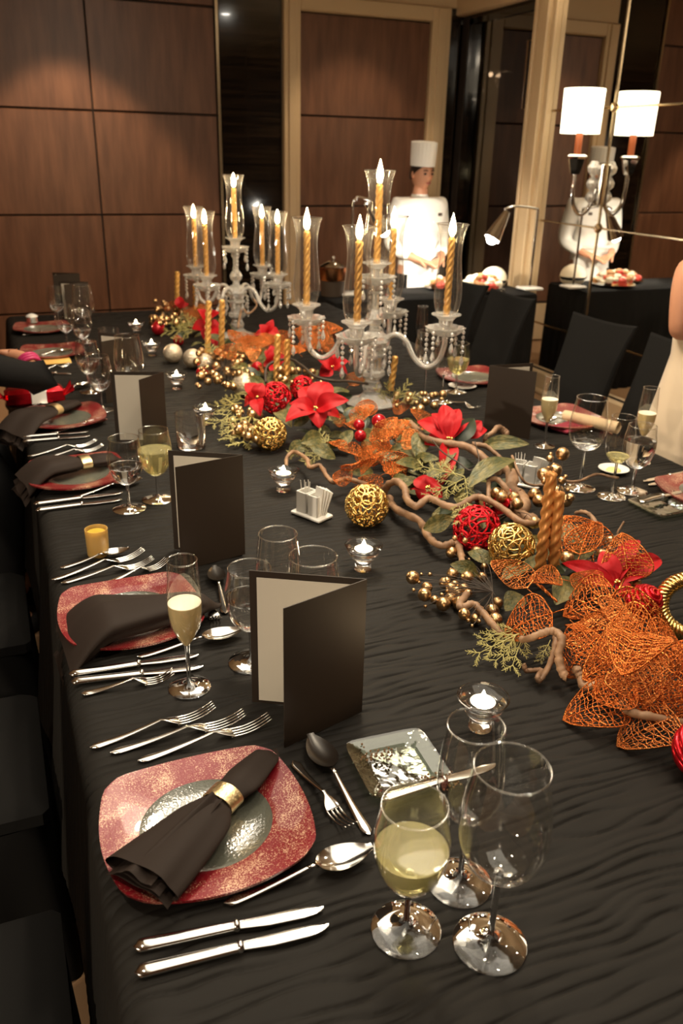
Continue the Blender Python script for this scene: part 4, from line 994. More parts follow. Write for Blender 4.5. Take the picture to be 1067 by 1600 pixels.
# berries
BER = MB().ball((0, 0, 0), 1, 14, 10).mesh('berry', M_goldb, 180)
def berry_spray(label, berries, hub, group='gold berry sprays'):
    o = thing('berry_spray', label, 'decoration', G(*hub), 0, group); stems = MB(); h0 = G(*hub)
    for px, py, h, r in berries:
        p = G(px, py, h)-h0; put('berry', BER, o, p, (random.random()*6, 0, random.random()*6), r*1.3)
        mid = p*.5+Vector((random.uniform(-.01, .01), random.uniform(-.01, .01), .01)); stems.tube(spline([(0, 0, 0), mid, p], 3), .0008, 4, cap=False)
    stems.build('stems', M_twig, o, 180); return o
def Z2(l, h, r): return [(640+.2437*a, 850+.2437*b_, h+random.uniform(-.01, .012), r*random.uniform(.85, 1.1)) for a, b_ in l]
berry_spray('gold glitter berry spray reaching out over the cloth at the near end', Z2([(20, 215), (110, 280), (95, 325), (275, 195), (225, 250), (265, 285), (260, 350), (215, 385), (305, 315), (390, 170), (370, 215), (465, 215), (350, 290), (350, 450), (530, 430), (560, 380), (550, 485), (420, 480), (320, 380), (270, 55), (428, 45)], .022, .0105)
 + Z2([(160, 358), (478, 145), (240, 235), (320, 300), (375, 315), (290, 260)], .022, .0065) + Z2([(75, 195), (130, 195), (25, 295), (100, 400), (205, 325), (265, 165), (375, 490), (445, 495), (400, 525), (315, 80), (350, 75), (60, 245), (200, 350), (380, 100), (240, 300)], .02, .0032), (770, 925, .03))
def Z3(l, h, r): return [(640+.2437*a, 680+.2437*b_, h, r) for a, b_ in l]
berry_spray('tall gold berry spray rising behind the pair of unlit candles', Z3([(980, 120)], .16, .0135)+Z3([(860, 250), (935, 225)], .12, .0135)+Z3([(800, 380), (1000, 420), (950, 360), (830, 420), (885, 440)], .07, .013)+Z3([(900, 150), (865, 290), (975, 290), (1030, 400)], .11, .008)+Z3([(905, 120), (925, 190), (1000, 265), (890, 210), (1015, 350)], .12, .004), (868, 800, .03))
berry_spray('gold berry group under the curly branch beside the red wire ball', Z3([(555, 370), (590, 400), (670, 400), (610, 375), (800, 560), (690, 440)], .09, .0115)+Z3([(340, 630), (290, 660), (355, 675), (640, 360)], .06, .005), (800, 800, .05))
berry_spray('two gold berries beside the near red poinsettia', [(886, 872, .075, .012), (941, 867, .08, .011), (955, 846, .085, .011), (993, 912, .06, .01)], (930, 900, .05))
def rnd_berries(label, cx, cy, sx, sy, n, r, h, sd):
    rr = random.Random(sd); berry_spray(label, [(cx+rr.uniform(-sx, sx), cy+rr.uniform(-sy, sy)*.9, h*rr.uniform(.25, 1.3), r*rr.choice((1, .8, 1.15, .6))) for _ in range(n)], (cx, cy, h*.6))
rnd_berries('gold berry cluster left of the pale gold filigree ball', 384, 662, 22, 28, 34, .011, .045, 3)
rnd_berries('dense gold berry cluster beside the champagne glitter balls', 352, 578, 45, 34, 70, .011, .07, 4)
rnd_berries('far gold berry cluster at the end of the garland', 262, 488, 26, 20, 48, .012, .08, 5)
rnd_berries('gold berry cluster in front of the thin dark branch', 470, 592, 40, 18, 30, .010, .09, 6)
rnd_berries('gold berry cluster under the nearer candelabra base', 655, 628, 40, 16, 24, .010, .07, 7)
# branches
def branch(label, pts, r0, r1, mat=M_branch, nm='willow_branch', h=.05):
    P = [G(q[0], q[1], q[2] if len(q) > 2 else h) for q in pts]; S = spline(P, 7); n = len(S); rr = random.Random(len(label)*7+int(pts[0][0]))
    S = [p+Vector((rr.uniform(-1, 1), rr.uniform(-1, 1), rr.uniform(-.7, .7)))*min(r0, r1)*.15 for p in S]
    lo = TT+.003+max(r0, r1)
    for p in S: p.z = max(p.z, lo)
    m = MB().tube(S, [lerp(r0, r1, i/(n-1))*(1+.10*math.sin(i*1.7)+rr.uniform(-.06, .06)) for i in range(n)], 9)
    return tag(m.build(nm, mat, None, 180), label, 'branch', 'curly willow branches')
branch('long wavy willow branch running from the gold filigree ball to the unlit candles', [(600, 768, .04), (606, 758, .07), (620, 752, .09), (632, 763, .09), (636, 780, .08), (651, 791, .08), (670, 778, .09), (693, 789, .09), (716, 792, .09), (740, 777, .10), (760, 780, .10), (790, 798, .10), (815, 816, .10), (840, 816, .09)], .0095, .0075)
branch('lower willow branch curving from the gold filigree ball to the berry spray', [(608, 778, .02), (618, 795, .03), (655, 814, .03), (670, 840, .03), (690, 853, .03), (708, 848, .035), (718, 856, .03), (722, 880, .03), (728, 905, .03)], .010, .007)
branch('thick willow branch below the mid red poinsettia', [(640, 660, .09), (650, 670, .10), (664, 684, .11), (693, 692, .11), (725, 697, .11), (751, 712, .10), (765, 728, .08)], .009, .012)
branch('short willow branch with a knobbly end beside the red bud', [(757, 692, .08), (760, 682, .10), (770, 676, .11), (778, 668, .12), (786, 672, .11), (792, 678, .10)], .006, .0105)
branch('willow branch behind the large olive leaf', [(738, 694, .10), (755, 696, .10), (768, 703, .09), (782, 716, .08)], .008, .006)
branch('forked willow branch beside the large olive leaf', [(762, 790, .08), (763, 770, .10), (764, 752, .11), (775, 748, .12), (788, 760, .11), (796, 775, .09), (802, 795, .07)], .005, .008)
branch('thick dark willow root behind the gold berries', [(775, 735, .07), (793, 730, .08), (801, 748, .08), (797, 765, .07), (812, 775, .06), (818, 792, .06), (808, 803, .05), (830, 815, .05)], .016, .018)
branch('thin willow twig stretching past the butter dish', [(800, 712, .12), (813, 744, .09), (826, 757, .06), (850, 758, .05), (878, 752, .05), (904, 752, .05), (931, 741, .06), (950, 744, .06), (966, 747, .06)], .0035, .004)
branch('willow branch below the gold berry spray', [(730, 928, .03), (719, 942, .03), (722, 950, .03), (738, 944, .035), (752, 955, .03), (767, 973, .03), (782, 992, .03)], .008, .0075)
branch('willow branch arching beside the near copper leaves', [(815, 1000, .05), (832, 996, .07), (850, 988, .08), (868, 987, .085), (878, 1000, .08), (873, 1022, .06), (876, 1045, .04), (885, 1058, .03)], .0065, .008)
branch('thin willow branch hooking toward the cloth below the cedar', [(868, 995, .06), (866, 1015, .05), (858, 1040, .03), (844, 1062, .015), (840, 1058, .02), (846, 1048, .02), (836, 1047, .02), (822, 1048, .02), (818, 1038, .03)], .0055, .0045)
branch('thin dark willow branch above the large poinsettia', [(415, 598, .06), (416, 575, .10), (432, 564, .12), (455, 562, .13), (475, 574, .12), (492, 588, .11), (520, 595, .10), (548, 596, .09), (575, 600, .08)], .006, .0045, M_twig)
branch('willow branch behind the white toothpick holder', [(447, 730, .02), (449, 714, .03), (460, 706, .04), (479, 717, .05), (484, 730, .05), (500, 728, .05), (512, 746, .04), (522, 753, .04), (542, 748, .04), (562, 754, .04), (590, 762, .04)], .0055, .007)
branch('far willow twig between the two candelabras', [(372, 512, .08), (378, 482, .14), (388, 490, .14), (401, 478, .17), (395, 466, .19)], .006, .004)
branch('willow twig curving over the upright copper leaf', [(900, 802, .08), (912, 800, .11), (925, 808, .12), (937, 828, .11), (944, 846, .09), (957, 862, .08)], .005, .0055)
branch('small upturned willow twig beside the near poinsettia', [(943, 840, .06), (963, 838, .06), (966, 830, .07), (975, 815, .09)], .003, .0025)
branch('willow stub poking from under the near copper leaves', [(1070, 1130, .03), (1020, 1120, .05), (985, 1112, .05), (968, 1098, .06)], .006, .008)
branch('willow stub under the lowest copper leaf', [(940, 1068, .04), (912, 1072, .03), (908, 1058, .03), (900, 1045, .04)], .007, .008)
branch('thin dark twig crossing the mid red petals', [(672, 683, .11), (690, 705, .12), (715, 722, .11), (735, 735, .10), (748, 720, .12), (742, 690, .14)], .0022, .0016, M_twig, 'twig')
# poinsettias
def petal_mesh(sd):
    rr = random.Random(sd); k = rr.uniform(.8, 1.2)
    def P(u, v):
        w_ = .5*math.sin(math.pi*min(1, max(.02, u)**.8))**.75; y = (v-.5)*2*w_
        return (u, y, .20*math.sin(math.pi*u*.9)*k-.25*u*u+.35*y*y+.02*math.sin(u*12+v*5)+(-.05*math.exp(-(y/.05)**2)))
    m = MB().grid(P, 14, 8); b = MB()
    o = m.mesh('petal', M_petal, 180); return o
PET = [petal_mesh(s) for s in range(4)]
def poinsettia(label, c, petals, wd=.045, berries=True):
    c0 = G(*c); o = thing('poinsettia', label, 'flower', c0, 0, 'red fabric poinsettias')
    for i, q in enumerate(petals):
        t = G(*q[:3]); w_ = q[3] if len(q) > 3 else wd; place('petal', PET[i % 4], c0+(t-c0)*.05, t, w_, random.uniform(-.25, .25), o)
    if berries:
        for i in range(4): MB().ball((random.uniform(-.007, .007), random.uniform(-.007, .007), .006), .004, 8, 6).build('stamen', M_gold, o, 180)
    return o
poinsettia('red fabric poinsettia behind the near copper leaves', (962, 912, .07), [(1040, 866, .10, .046), (997, 832, .13, .045), (878, 876, .09, .035), (925, 876, .10, .05), (940, 858, .12, .045), (985, 935, .05, .04), (905, 905, .08, .04)])
poinsettia('red fabric poinsettia beside the tall mirror side menu', (702, 688, .11), [(651, 652, .15, .055), (694, 626, .20, .055), (716, 634, .19, .05), (733, 650, .16, .045), (660, 690, .10, .05), (694, 748, .05, .055), (675, 640, .17, .04)])
poinsettia('red fabric bud with two broad petals beside the dark leaf', (730, 684, .10), [(760, 668, .13, .05), (752, 656, .15, .045), (740, 656, .14, .04)], berries=False)
poinsettia('large red fabric poinsettia in the middle of the garland', (492, 640, .11), [(512, 592, .19, .085), (448, 650, .11, .07), (540, 622, .16, .065), (500, 664, .08, .065), (470, 600, .17, .06), (535, 648, .09, .05), (455, 628, .14, .05)], wd=.06)
poinsettia('red fabric poinsettia under the cedar sprigs', (668, 764, .06), [(640, 760, .05, .05), (655, 782, .03, .05), (695, 772, .04, .055), (685, 750, .08, .05), (648, 745, .08, .045)])
poinsettia('red fabric poinsettia beside the red wire ball', (400, 622, .08), [(385, 596, .13, .06), (378, 632, .05, .05), (410, 598, .13, .05), (405, 645, .05, .05)])
poinsettia('red fabric poinsettia behind the thin dark branch', (428, 568, .09), [(424, 540, .16, .06), (410, 566, .09, .05), (446, 556, .12, .06), (432, 590, .05, .05), (415, 545, .14, .05)])
poinsettia('red fabric poinsettia under the nearer candelabra', (520, 575, .10), [(500, 560, .14, .06), (540, 562, .14, .06), (545, 582, .08, .05), (500, 585, .08, .06), (520, 550, .15, .05)])
poinsettia('far red fabric poinsettia beside the tall unlit candles', (325, 508, .10), [(314, 484, .18, .075), (336, 486, .18, .07), (300, 512, .09, .06), (345, 512, .09, .06), (338, 540, .04, .06), (318, 528, .05, .05)])
poinsettia('furthest small red fabric flower at the end of the garland', (283, 482, .10), [(279, 462, .16, .05), (292, 470, .13, .05), (272, 478, .10, .04)], berries=False)
poinsettia('red fabric poinsettia between the two candelabras', (418, 524, .09), [(408, 508, .14, .06), (425, 500, .16, .05), (434, 520, .12, .06), (420, 540, .05, .06), (395, 522, .09, .05)])
# crumpled red ribbon
rb = G(765, 778, .07)
def rib(u, v): return (rb.x-.045+.10*u, rb.y-.03+.05*(v-.5)+.02*math.sin(u*9), rb.z-.01+.022*math.sin(u*14+v*1.5)+.012*math.sin(v*11))
tag(MB().grid(rib, 26, 12).build('red_ribbon', M_redm, None, 180), 'crumpled shiny red ribbon above the red wire ball', 'ribbon')
# cedar
def cedar_mesh(sd):
    rr = random.Random(sd); m = MB()
    def tw(p, a, l, r, dep):
        pts = [p]; q = Vector(p)
        for k in range(4): a += rr.uniform(-.14, .14); q = q+Vector((math.cos(a), math.sin(a), rr.uniform(-.08, .10)))*(l/4); pts.append(q.copy())
        m.tube(pts, [lerp(r, r*.5, i/4) for i in range(5)], 4 if dep else 5, cap=False)
        if dep < 2:
            for k in range(1, 5):
                for s in (-1, 1):
                    if rr.random() < .92: tw(pts[k], a+s*rr.uniform(.5, .85), l*rr.uniform(.32, .5)*(1.1-.14*k), r*.8, dep+1)
    tw(Vector((0, 0, 0)), 0, .85, .016, 0)
    return m.mesh('needles', M_cedar, 180)
CED = [cedar_mesh(s) for s in (1, 2, 3)]
def cedar(label, fr):
    o = thing('cedar_sprig', label, 'foliage', G(*fr[0][0]), 0, 'dusty gold cedar sprigs')
    for i, (b, t, *w_) in enumerate(fr):
        B, T_ = G(*b), G(*t); place('frond', CED[i % 3], B, T_, (T_-B).length*(w_[0] if w_ else .9), 0, o)
cedar('gold green cedar sprig spreading on the cloth at the near end', [((825, 985, .05), (738, 1030, .012)), ((820, 980, .05), (742, 996, .02)), ((815, 990, .04), (775, 1045, .01)), ((822, 985, .04), (800, 1052, .01)), ((860, 1000, .03), (838, 1035, .01)), ((800, 985, .04), (765, 985, .02))])
cedar('gold cedar sprig lying over the red petals below the olive leaf', [((726, 745, .10), (650, 730, .10)), ((724, 748, .10), (662, 776, .08)), ((726, 746, .10), (738, 782, .08)), ((730, 775, .10), (722, 822, .08)), ((715, 745, .10), (690, 720, .11))])
cedar('gold cedar sprig beside the wide empty tumbler', [((378, 630, .06), (322, 640, .02)), ((378, 640, .06), (348, 690, .01)), ((375, 635, .05), (335, 672, .01)), ((385, 625, .06), (350, 622, .05)), ((395, 640, .05), (365, 700, .01))])
cedar('gold cedar sprig at the far end of the garland', [((305, 515, .08), (255, 520, .05)), ((305, 512, .08), (268, 500, .09)), ((300, 518, .06), (275, 535, .03)), ((310, 510, .08), (290, 492, .12))])
cedar('gold cedar sprig standing under the nearer candelabra base', [((612, 630, .05), (640, 596, .13)), ((612, 630, .05), (606, 594, .14)), ((620, 632, .05), (655, 612, .09)), ((605, 630, .05), (585, 604, .11))])
cedar('gold cedar sprig below the pale gold filigree ball', [((505, 700, .03), (452, 712, .02)), ((500, 695, .04), (462, 690, .05)), ((505, 705, .03), (478, 728, .015)), ((515, 700, .04), (495, 672, .07))])
cedar('gold cedar sprig among the far berries', [((395, 590, .08), (352, 606, .04)), ((392, 585, .08), (366, 570, .10)), ((405, 600, .06), (385, 622, .04)), ((340, 555, .08), (322, 538, .10))])
# olive leaves
def leaf_mesh(sd, mat):
    rr = random.Random(sd); k = rr.uniform(.7, 1.3)
    def P(u, v):
        w_ = .5*math.sin(math.pi*min(1, max(.015, u)**.9))**.8; y = (v-.5)*2*w_
        rip = .012*abs(math.sin(9*(u*3-abs(y)*2)))
        return (u, y, .12*math.sin(math.pi*u)*k-.12*u*u+.3*abs(y)*.5+rip)
    m = MB().grid(P, 20, 8); return m.mesh('leaf', mat, 180)
OLV = [leaf_mesh(s, M_leaf) for s in range(3)]; DLV = leaf_mesh(5, M_dleaf)
def oleaf(label, b, t, wd, roll=0, me=None): 
    o = place('olive_leaf', me or OLV[int(b[0]) % 3], G(*b), G(*t), wd, roll); tag(o, label, 'leaf')
oleaf('large olive leaf with glitter veins above the red ribbon', (732, 762, .10), (806, 712, .15), .062, -.3)
oleaf('pale olive leaf behind the knobbly willow end', (752, 697, .09), (826, 692, .12), .045, .2)
oleaf('olive leaf hanging beside the mirror side sachet holder', (790, 722, .12), (812, 752, .05), .04)
oleaf('dark green leaf between the red poinsettia and the bud', (712, 692, .10), (742, 652, .16), .055, .3, DLV)
oleaf('small olive leaf below the gold berries', (815, 930, .05), (790, 952, .04), .045)
oleaf('olive leaf between the near copper leaves and the candles', (868, 945, .06), (902, 898, .07), .055)
oleaf('olive leaf below the large red poinsettia', (455, 668, .07), (430, 640, .08), .05)
oleaf('upper curled olive leaf beside the pale gold filigree ball', (470, 692, .06), (505, 680, .06), .05, .5)
oleaf('lower curled olive leaf beside the pale gold filigree ball', (452, 708, .03), (478, 690, .06), .045, .4)
oleaf('dark olive leaf behind the copper leaves', (650, 715, .06), (668, 668, .12), .06)
oleaf('olive leaf below the mid red poinsettia', (690, 730, .07), (710, 690, .10), .05)
# leafy base of the garland
base = thing('leaf_garland', 'leafy base of the garland running along the middle of the table', 'garland', (1.0, 2.6, TT+.002)); rr = random.Random(4)
for i in range(210):
    u = rr.random()
    if u < .03: u += .05
    cpx, cpy = lerp(960, 275, u**.62), lerp(985, 498, u**.62)
    c_ = G(cpx, cpy, .0); c_ = c_+Vector((rr.gauss(.0, .075), rr.gauss(0, .07), rr.uniform(.015, .06))); a = rr.uniform(0, 6.28); l = rr.uniform(.05, .095)
    t = c_+Vector((math.cos(a)*l, math.sin(a)*l, rr.uniform(-.005, .045))); t.z = max(t.z, TT+.012)
    place('leaf', rr.choice(OLV+[DLV]), c_, t, l*rr.uniform(.42, .6), rr.uniform(-.6, .6), base)
# unlit twisted candles in the garland
def unlit(label, b, h, top, r, mat=M_candle2, hgt=None):
    B = G(b[0], b[1], h); T_ = aty(top[0], top[1], B.y); d = T_-B; L = d.length
    o = thing('twisted_candle', label, 'candle', B, 0, 'unlit twisted candles in the garland', rot=d.to_track_quat('Z', 'Y').to_euler())
    put('candle', twist_candle(L, r, 3, .04).mesh('candle', mat, 180), o); MB().tube([(0, 0, L), (.001, 0, L+.012)], .001, 5).build('wick', M_twig, o)
unlit('taller bronze twisted candle of the unlit pair at the near end', (843, 890), .05, (862, 737), .0115)
unlit('shorter bronze twisted candle of the unlit pair at the near end', (864, 890), .05, (873, 768), .0115)
unlit('unlit gold twisted candle between the candelabras, taller of that pair', (431, 600), .05, (434, 522), .011, M_candle)
unlit('unlit gold twisted candle between the candelabras, shorter of that pair', (448, 600), .05, (449, 530), .011, M_candle)
unlit('unlit gold twisted candle on the menu side of the nearer candelabra base', (572, 604), .05, (576, 558), .011, M_candle)
unlit('unlit gold twisted candle on the mirror side of the nearer candelabra base', (610, 610), .05, (618, 556), .011, M_candle)
unlit('unlit gold twisted candle in front of the farther candelabra, nearest the champagne balls', (324, 556), .05, (326, 470), .012, M_candle)
unlit('unlit gold twisted candle right behind that one in front of the farther candelabra', (346, 545), .05, (347, 468), .012, M_candle)
unlit('unlit gold twisted candle at the far end, beside the brown wall', (276, 485), .05, (277, 424), .012, M_candle)
unlit('unlit gold twisted candle at the far end, beside the farther candelabra', (305, 495), .05, (305, 445), .012, M_candle)
# ================================================================ CHAIRS
def chair_parts():
    s = MB(); 
    def seat(u, v):
        pass
    seatm = MB().box((0, 0, .445), (.40, .40, .07), bev=.022).mesh('seat_cover', M_blackfab)
    sk = MB(); seg = 64; vs = []; 
    def outline(t, gr):
        a = t*2*math.pi; r = squircle(a, .197+gr, 8); return r*math.cos(a), r*math.sin(a)
    def P(u, v):
        f = u*.012*math.sin(v*2*math.pi*11); x, y = outline(v, .004+.012*u+f); return (x, y, .43-u*.425)
    skm = MB().grid(P, 8, 132).mesh('skirt', M_blackfab, 180)
    def B(u, v, off):
        z = lerp(.46, .945, u); y = (v-.5)*2; w_ = .152+.036*u*u+.006*math.sin(u*6); x = .135+.135*u+.028*u*u*u-.030*(1-y*y)*-1*.6+off
        zz = z+(.014*y*y*u)
        return (x, y*w_, zz)
    bm = MB(); N, K = 16, 16
    for off, flip in ((0, 1), (.050, 0)):
        bm.grid((lambda u, v, off=off, flip=flip: B(u, (1-v) if flip else v, off*(1-.45*u))), N, K)
    def edge(u, v):  # closes the two faces
        s_ = u*3
        if s_ < 1: uu, vv = s_, 0
        elif s_ < 2: uu, vv = 1, s_-1
        else: uu, vv = 3-s_, 1
        a = B(uu, vv, 0); b = B(uu, vv, .050*(1-.45*uu)); c = (lerp(a[0], b[0], v), a[1], a[2])
        bul = math.sin(v*math.pi)*.008
        return (c[0], c[1]+(bul if vv == 1 else -bul if vv == 0 else 0), c[2]+(bul if uu == 1 else 0))
    bm.grid(edge, 48, 4)
    return seatm, skm, bm.mesh('back_cover', M_blackfab, 50)
CH = chair_parts()
def chair(x, y, rz, label):
    o = thing('covered_chair', label, 'chair', (x, y, 0), rz, 'chairs in black fabric covers')
    for n, m in zip(('seat_cover', 'skirt', 'back_cover'), CH): put(n, m, o)
# mirror side: backs away from the table
def chair_at(px, py, z, w_off, rz, label):
    p = at(px, py, z); chair(max(p.x-.27*math.cos(rz)+.02, 2.17), p.y-.27*math.sin(rz), rz, label)
chair_at(927, 507, .945, 0, .12, 'black covered chair with flared back in front of the mirror, middle of three')
chair_at(1024, 546, .945, 0, .0, 'black covered chair half hidden by the ivory dress')
chair_at(781, 466, .945, 0, .05, 'black covered chair in front of the buffet end, beyond the tall mirror side menu')
chair_at(700, 446, .945, 0, .1, 'furthest black covered chair, in front of the chef')
for i, (y, nm) in enumerate(((.90, 'black covered chair seat at the nearest place, dark along the picture edge'), (1.53, 'black covered chair seat at the second place, by the hanging napkin'), (2.16, 'black covered chair at the third place, mostly hidden by the tablecloth'), (3.5, 'black covered chair at the fifth place behind the black clad person'))):
    chair(-.235, y, math.pi, nm)
# ================================================================ BUFFET
BX0, BX1, BY0, BY1, BZ = 1.98, 3.50, 5.0, 5.45, .748
bt = thing('buffet_table', 'buffet table under a black floor length cloth in front of the chef', 'table', ((BX0+BX1)/2, (BY0+BY1)/2, 0))
hw, hd = (BX1-BX0)/2, (BY1-BY0)/2
MB().box((0, 0, BZ-.02), (2*hw, 2*hd, .035), bev=.01).build('top_cloth', M_blackfab, bt)
def skirt(u, v):
    per = v*2*(2*hw+2*hd); f = .010*u*math.sin(v*2*math.pi*46)
    e = .004+f+.012*u
    if per < 2*hw: x, y = -hw+per, -hd-e
    elif per < 2*hw+2*hd: x, y = hw+e, -hd+per-2*hw
    elif per < 4*hw+2*hd: x, y = hw-(per-2*hw-2*hd), hd+e
    else: x, y = -hw-e, hd-(per-4*hw-2*hd)
    return (x, y, BZ-.02-u*(BZ-.025))
MB().grid(skirt, 6, 420).build('skirt', M_blackfab, bt, 180)
def buffet_lamp(bpx, bpy, Y, head_px, arc_px, label, flip=1, power=60, aim=(2.95, 5.62, .9)):
    b = aty(bpx, bpy, Y); b.z = BZ; o = thing('carving_lamp', label, 'lamp', b)
    hd_ = aty(head_px[0], head_px[1], Y+.02)-b; tp = aty(arc_px[0], arc_px[1], Y)-b
    MB().box((0, 0, .011), (.15, .13, .02), bev=.006).build('base', M_white, o)
    MB().tube(spline([(0, 0, .02), (0, 0, tp.z*.6), (0, 0, tp.z-.03), (-.02*flip, 0, tp.z), (tp.x, .01, tp.z+.015), (lerp(tp.x, hd_.x, .5), .015, tp.z-.005)], 6), .0085, 10).build('pole', M_chrome, o)
    s = Vector((lerp(tp.x, hd_.x, .35), .018, tp.z-.02)); e = hd_; d = (e-s).normalized(); L = (e-s).length
    q = d.to_track_quat('Z', 'Y').to_matrix().to_4x4(); q.translation = s
    sh = MB().lathe([(.022, 0), (.024, .02), (.058, L*.98), (.056, L*.98), (.021, .03)], 24, fn=lambda a, i, z: 1+.03*math.cos(12*a)).build('lamp_head', M_chrome, o, 30); sh.matrix_local = q
    bl = MB().ball((0, 0, L*.97), .038, 14, 10).build('bulb', M_bulb, o, 180); bl.matrix_local = q
    w_ = b+s+d*(L*1.08)
    light('carving_light', 'SPOT', w_, power, (1, .90, .74), .035, aim, 100, .5)
buffet_lamp(827, 452, 5.13, (768, 374), (806, 326), 'chrome gooseneck lamp with conical head at the end of the buffet', 1, 45, (3.1, 5.45, .76))
buffet_lamp(548, 440, 5.20, (600, 362), (560, 312), 'chrome gooseneck lamp behind the nearer candelabra, aimed at the chef', -1, 58, (2.95, 5.6, .85))
def platter(px, py, Y, label, n, cols, rad=.16, flat=1.0, hgt=.09, sd=1):
    b = aty(px, py, Y); rr = random.Random(sd); o = thing('food_platter', label, 'platter', (b.x, Y, BZ+.001))
    MB().lathe([(.0005, 0), (rad*.7, 0), (rad*1.08, .014), (rad*1.1, .016), (rad*.98, .014), (rad*.7, .006), (.0005, .006)], 32).build('tray', M_chrome, o)
    for i in range(n):
        a = rr.uniform(0, 6.28); r = rad*.85*math.sqrt(rr.random()); z = .018+hgt*(1-(r/rad)**2)*rr.uniform(.5, 1)
        MB().ball((r*math.cos(a), r*math.sin(a)*flat, z), rr.uniform(.020, .034), 10, 7, (1, 1, .75)).build('pastry', cols[i % len(cols)], o, 180)
P1 = principled('cream_icing', (.85, .76, .58), .5); P2 = principled('browned_pastry', (.42, .20, .07), .6); P3 = principled('strawberry', (.55, .05, .03), .4); P4 = principled('leaf_green_food', (.25, .35, .08), .5)
platter(752, 452, 5.16, 'platter heaped with cream and red fruit pastries beside the gooseneck lamp', 60, [P1, P1, P2, P1, P3, P2], .15, hgt=.10, sd=2)
platter(690, 452, 5.30, 'platter of browned pastries in front of the chef', 40, [P2, P1, P2, P3], .12, hgt=.06, sd=4)
hb = Vector((3.36, 5.36, BZ+.001)); o = thing('white_dome', 'white domed bowl of food seen in the mirror', 'bowl', hb); MB().lathe([(.0005, 0), (.07, 0), (.11, .05), (.10, .052), (.0005, .02)], 28).build('bowl', M_chrome, o); MB().ball((0, 0, .05), .095, 20, 12, (1, 1, .9)).build('filling', P1, o, 180)
def pot(px, py, Y, label):
    b = aty(px, py, Y); o = thing('copper_pot', label, 'pot', (b.x, Y, BZ+.001)); r = .085
    MB().lathe([(.07, 0), (.075, .0), (.08, .10), (.075, .10), (.07, .01)], 28).build('stand', M_twig, o)
    MB().lathe([(.0005, .10), (r, .10), (r+.004, .11), (r+.004, .18), (r+.008, .183), (r, .185), (.0005, .185)], 32).build('body', principled('copper_metal', (.55, .27, .13), .25, 1.0), o)
    MB().lathe([(.0005, .225), (.03, .222), (r*.8, .20), (r+.003, .186), (r, .185), (.0005, .185)], 32).build('lid', M_chrome, o)
    MB().ball((0, 0, .24), .013, 10, 8).build('knob', M_chrome, o, 180)
pot(520, 440, 5.22, 'covered copper pot on a dark stand between the candelabras')
jb = aty(462, 440, 5.25); o = thing('glass_bottle', 'small bottle with green and red label beside the copper pot', 'bottle', (max(jb.x, 2.02), 5.25, BZ+.001))
MB().lathe([(.0005, 0), (.022, 0), (.023, .09), (.010, .12), (.010, .15), (.0005, .15)], 18).build('body', M_solid, o); MB().lathe([(.0237, .02), (.0237, .05)], 18).build('red_label', P3, o); MB().lathe([(.0237, .052), (.0237, .085)], 18).build('green_label', P4, o); MB().lathe([(.0005, .172), (.012, .172), (.012, .146)], 14).build('cap', P4, o)
# ================================================================ PEOPLE
def skinned(name, joints, edges, mat, parent, root, sub=2):
    names = list(joints); me = bpy.data.meshes.new(name)
    me.from_pydata([joints[n][0] for n in names], [(names.index(a), names.index(b)) for a, b in edges], [])
    o = put(name, me, parent); o.modifiers.new('skin', 'SKIN').use_smooth_shade = True
    sv = me.skin_vertices[0].data
    for i, n in enumerate(names):
        r = joints[n][1]; sv[i].radius = r if hasattr(r, '__len__') else (r, r); sv[i].use_root = (n == root)
    ms = o.modifiers.new('sub', 'SUBSURF'); ms.levels = sub; ms.render_levels = sub
    dg = bpy.context.evaluated_depsgraph_get(); dg.update(); m2 = bpy.data.meshes.new_from_object(o.evaluated_get(dg)); m2.name = name
    o.modifiers.clear(); o.data = m2; m2.materials.clear(); m2.materials.append(mat); m2.shade_smooth(); bpy.data.meshes.remove(me); return o
def hand_joints(J, E, side, wrist, d, palm_n, curl=.5, sc=1.0):
    # palm and five fingers from the wrist along d, bending toward palm_n
    w_ = Vector(wrist); d = Vector(d).normalized(); n = Vector(palm_n); n = (n-d*n.dot(d)).normalized(); s = d.cross(n)*side
    def add(k, p, r, par): J[k+'_%s' % side] = (tuple(p), r*sc); E.append((par, k+'_%s' % side))
    wk = 'wrist_%s' % side
    add('palm', w_+d*.045*sc, (.022), wk)
    for i, (off, l) in enumerate(((.030, .072), (.010, .080), (-.010, .074), (-.028, .058))):
        b = w_+d*.085*sc+s*off*sc; add('f%da' % i, b, .0105, 'palm_%s' % side); dd = d; p = b
        for k in range(3):
            ang_ = curl*(k+.6)*.55; dd = (d*math.cos(ang_)+n*math.sin(ang_)).normalized(); p = p+dd*(l*(.45, .32, .23)[k])*sc
            add('f%d%s' % (i, 'bcd'[k]), p, .0088-.0009*k, 'f%d%s_%s' % (i, 'abc'[k], side))
    p = w_+d*.03*sc+s*.026*sc; add('t0', p, .012, 'palm_%s' % side)
    for k in range(2): p = p+(d*.8+s*.45+n*.45).normalized()*(.034-.006*k)*sc; add('t%d' % (k+1), p, .0098, 't%d_%s' % (k, side))
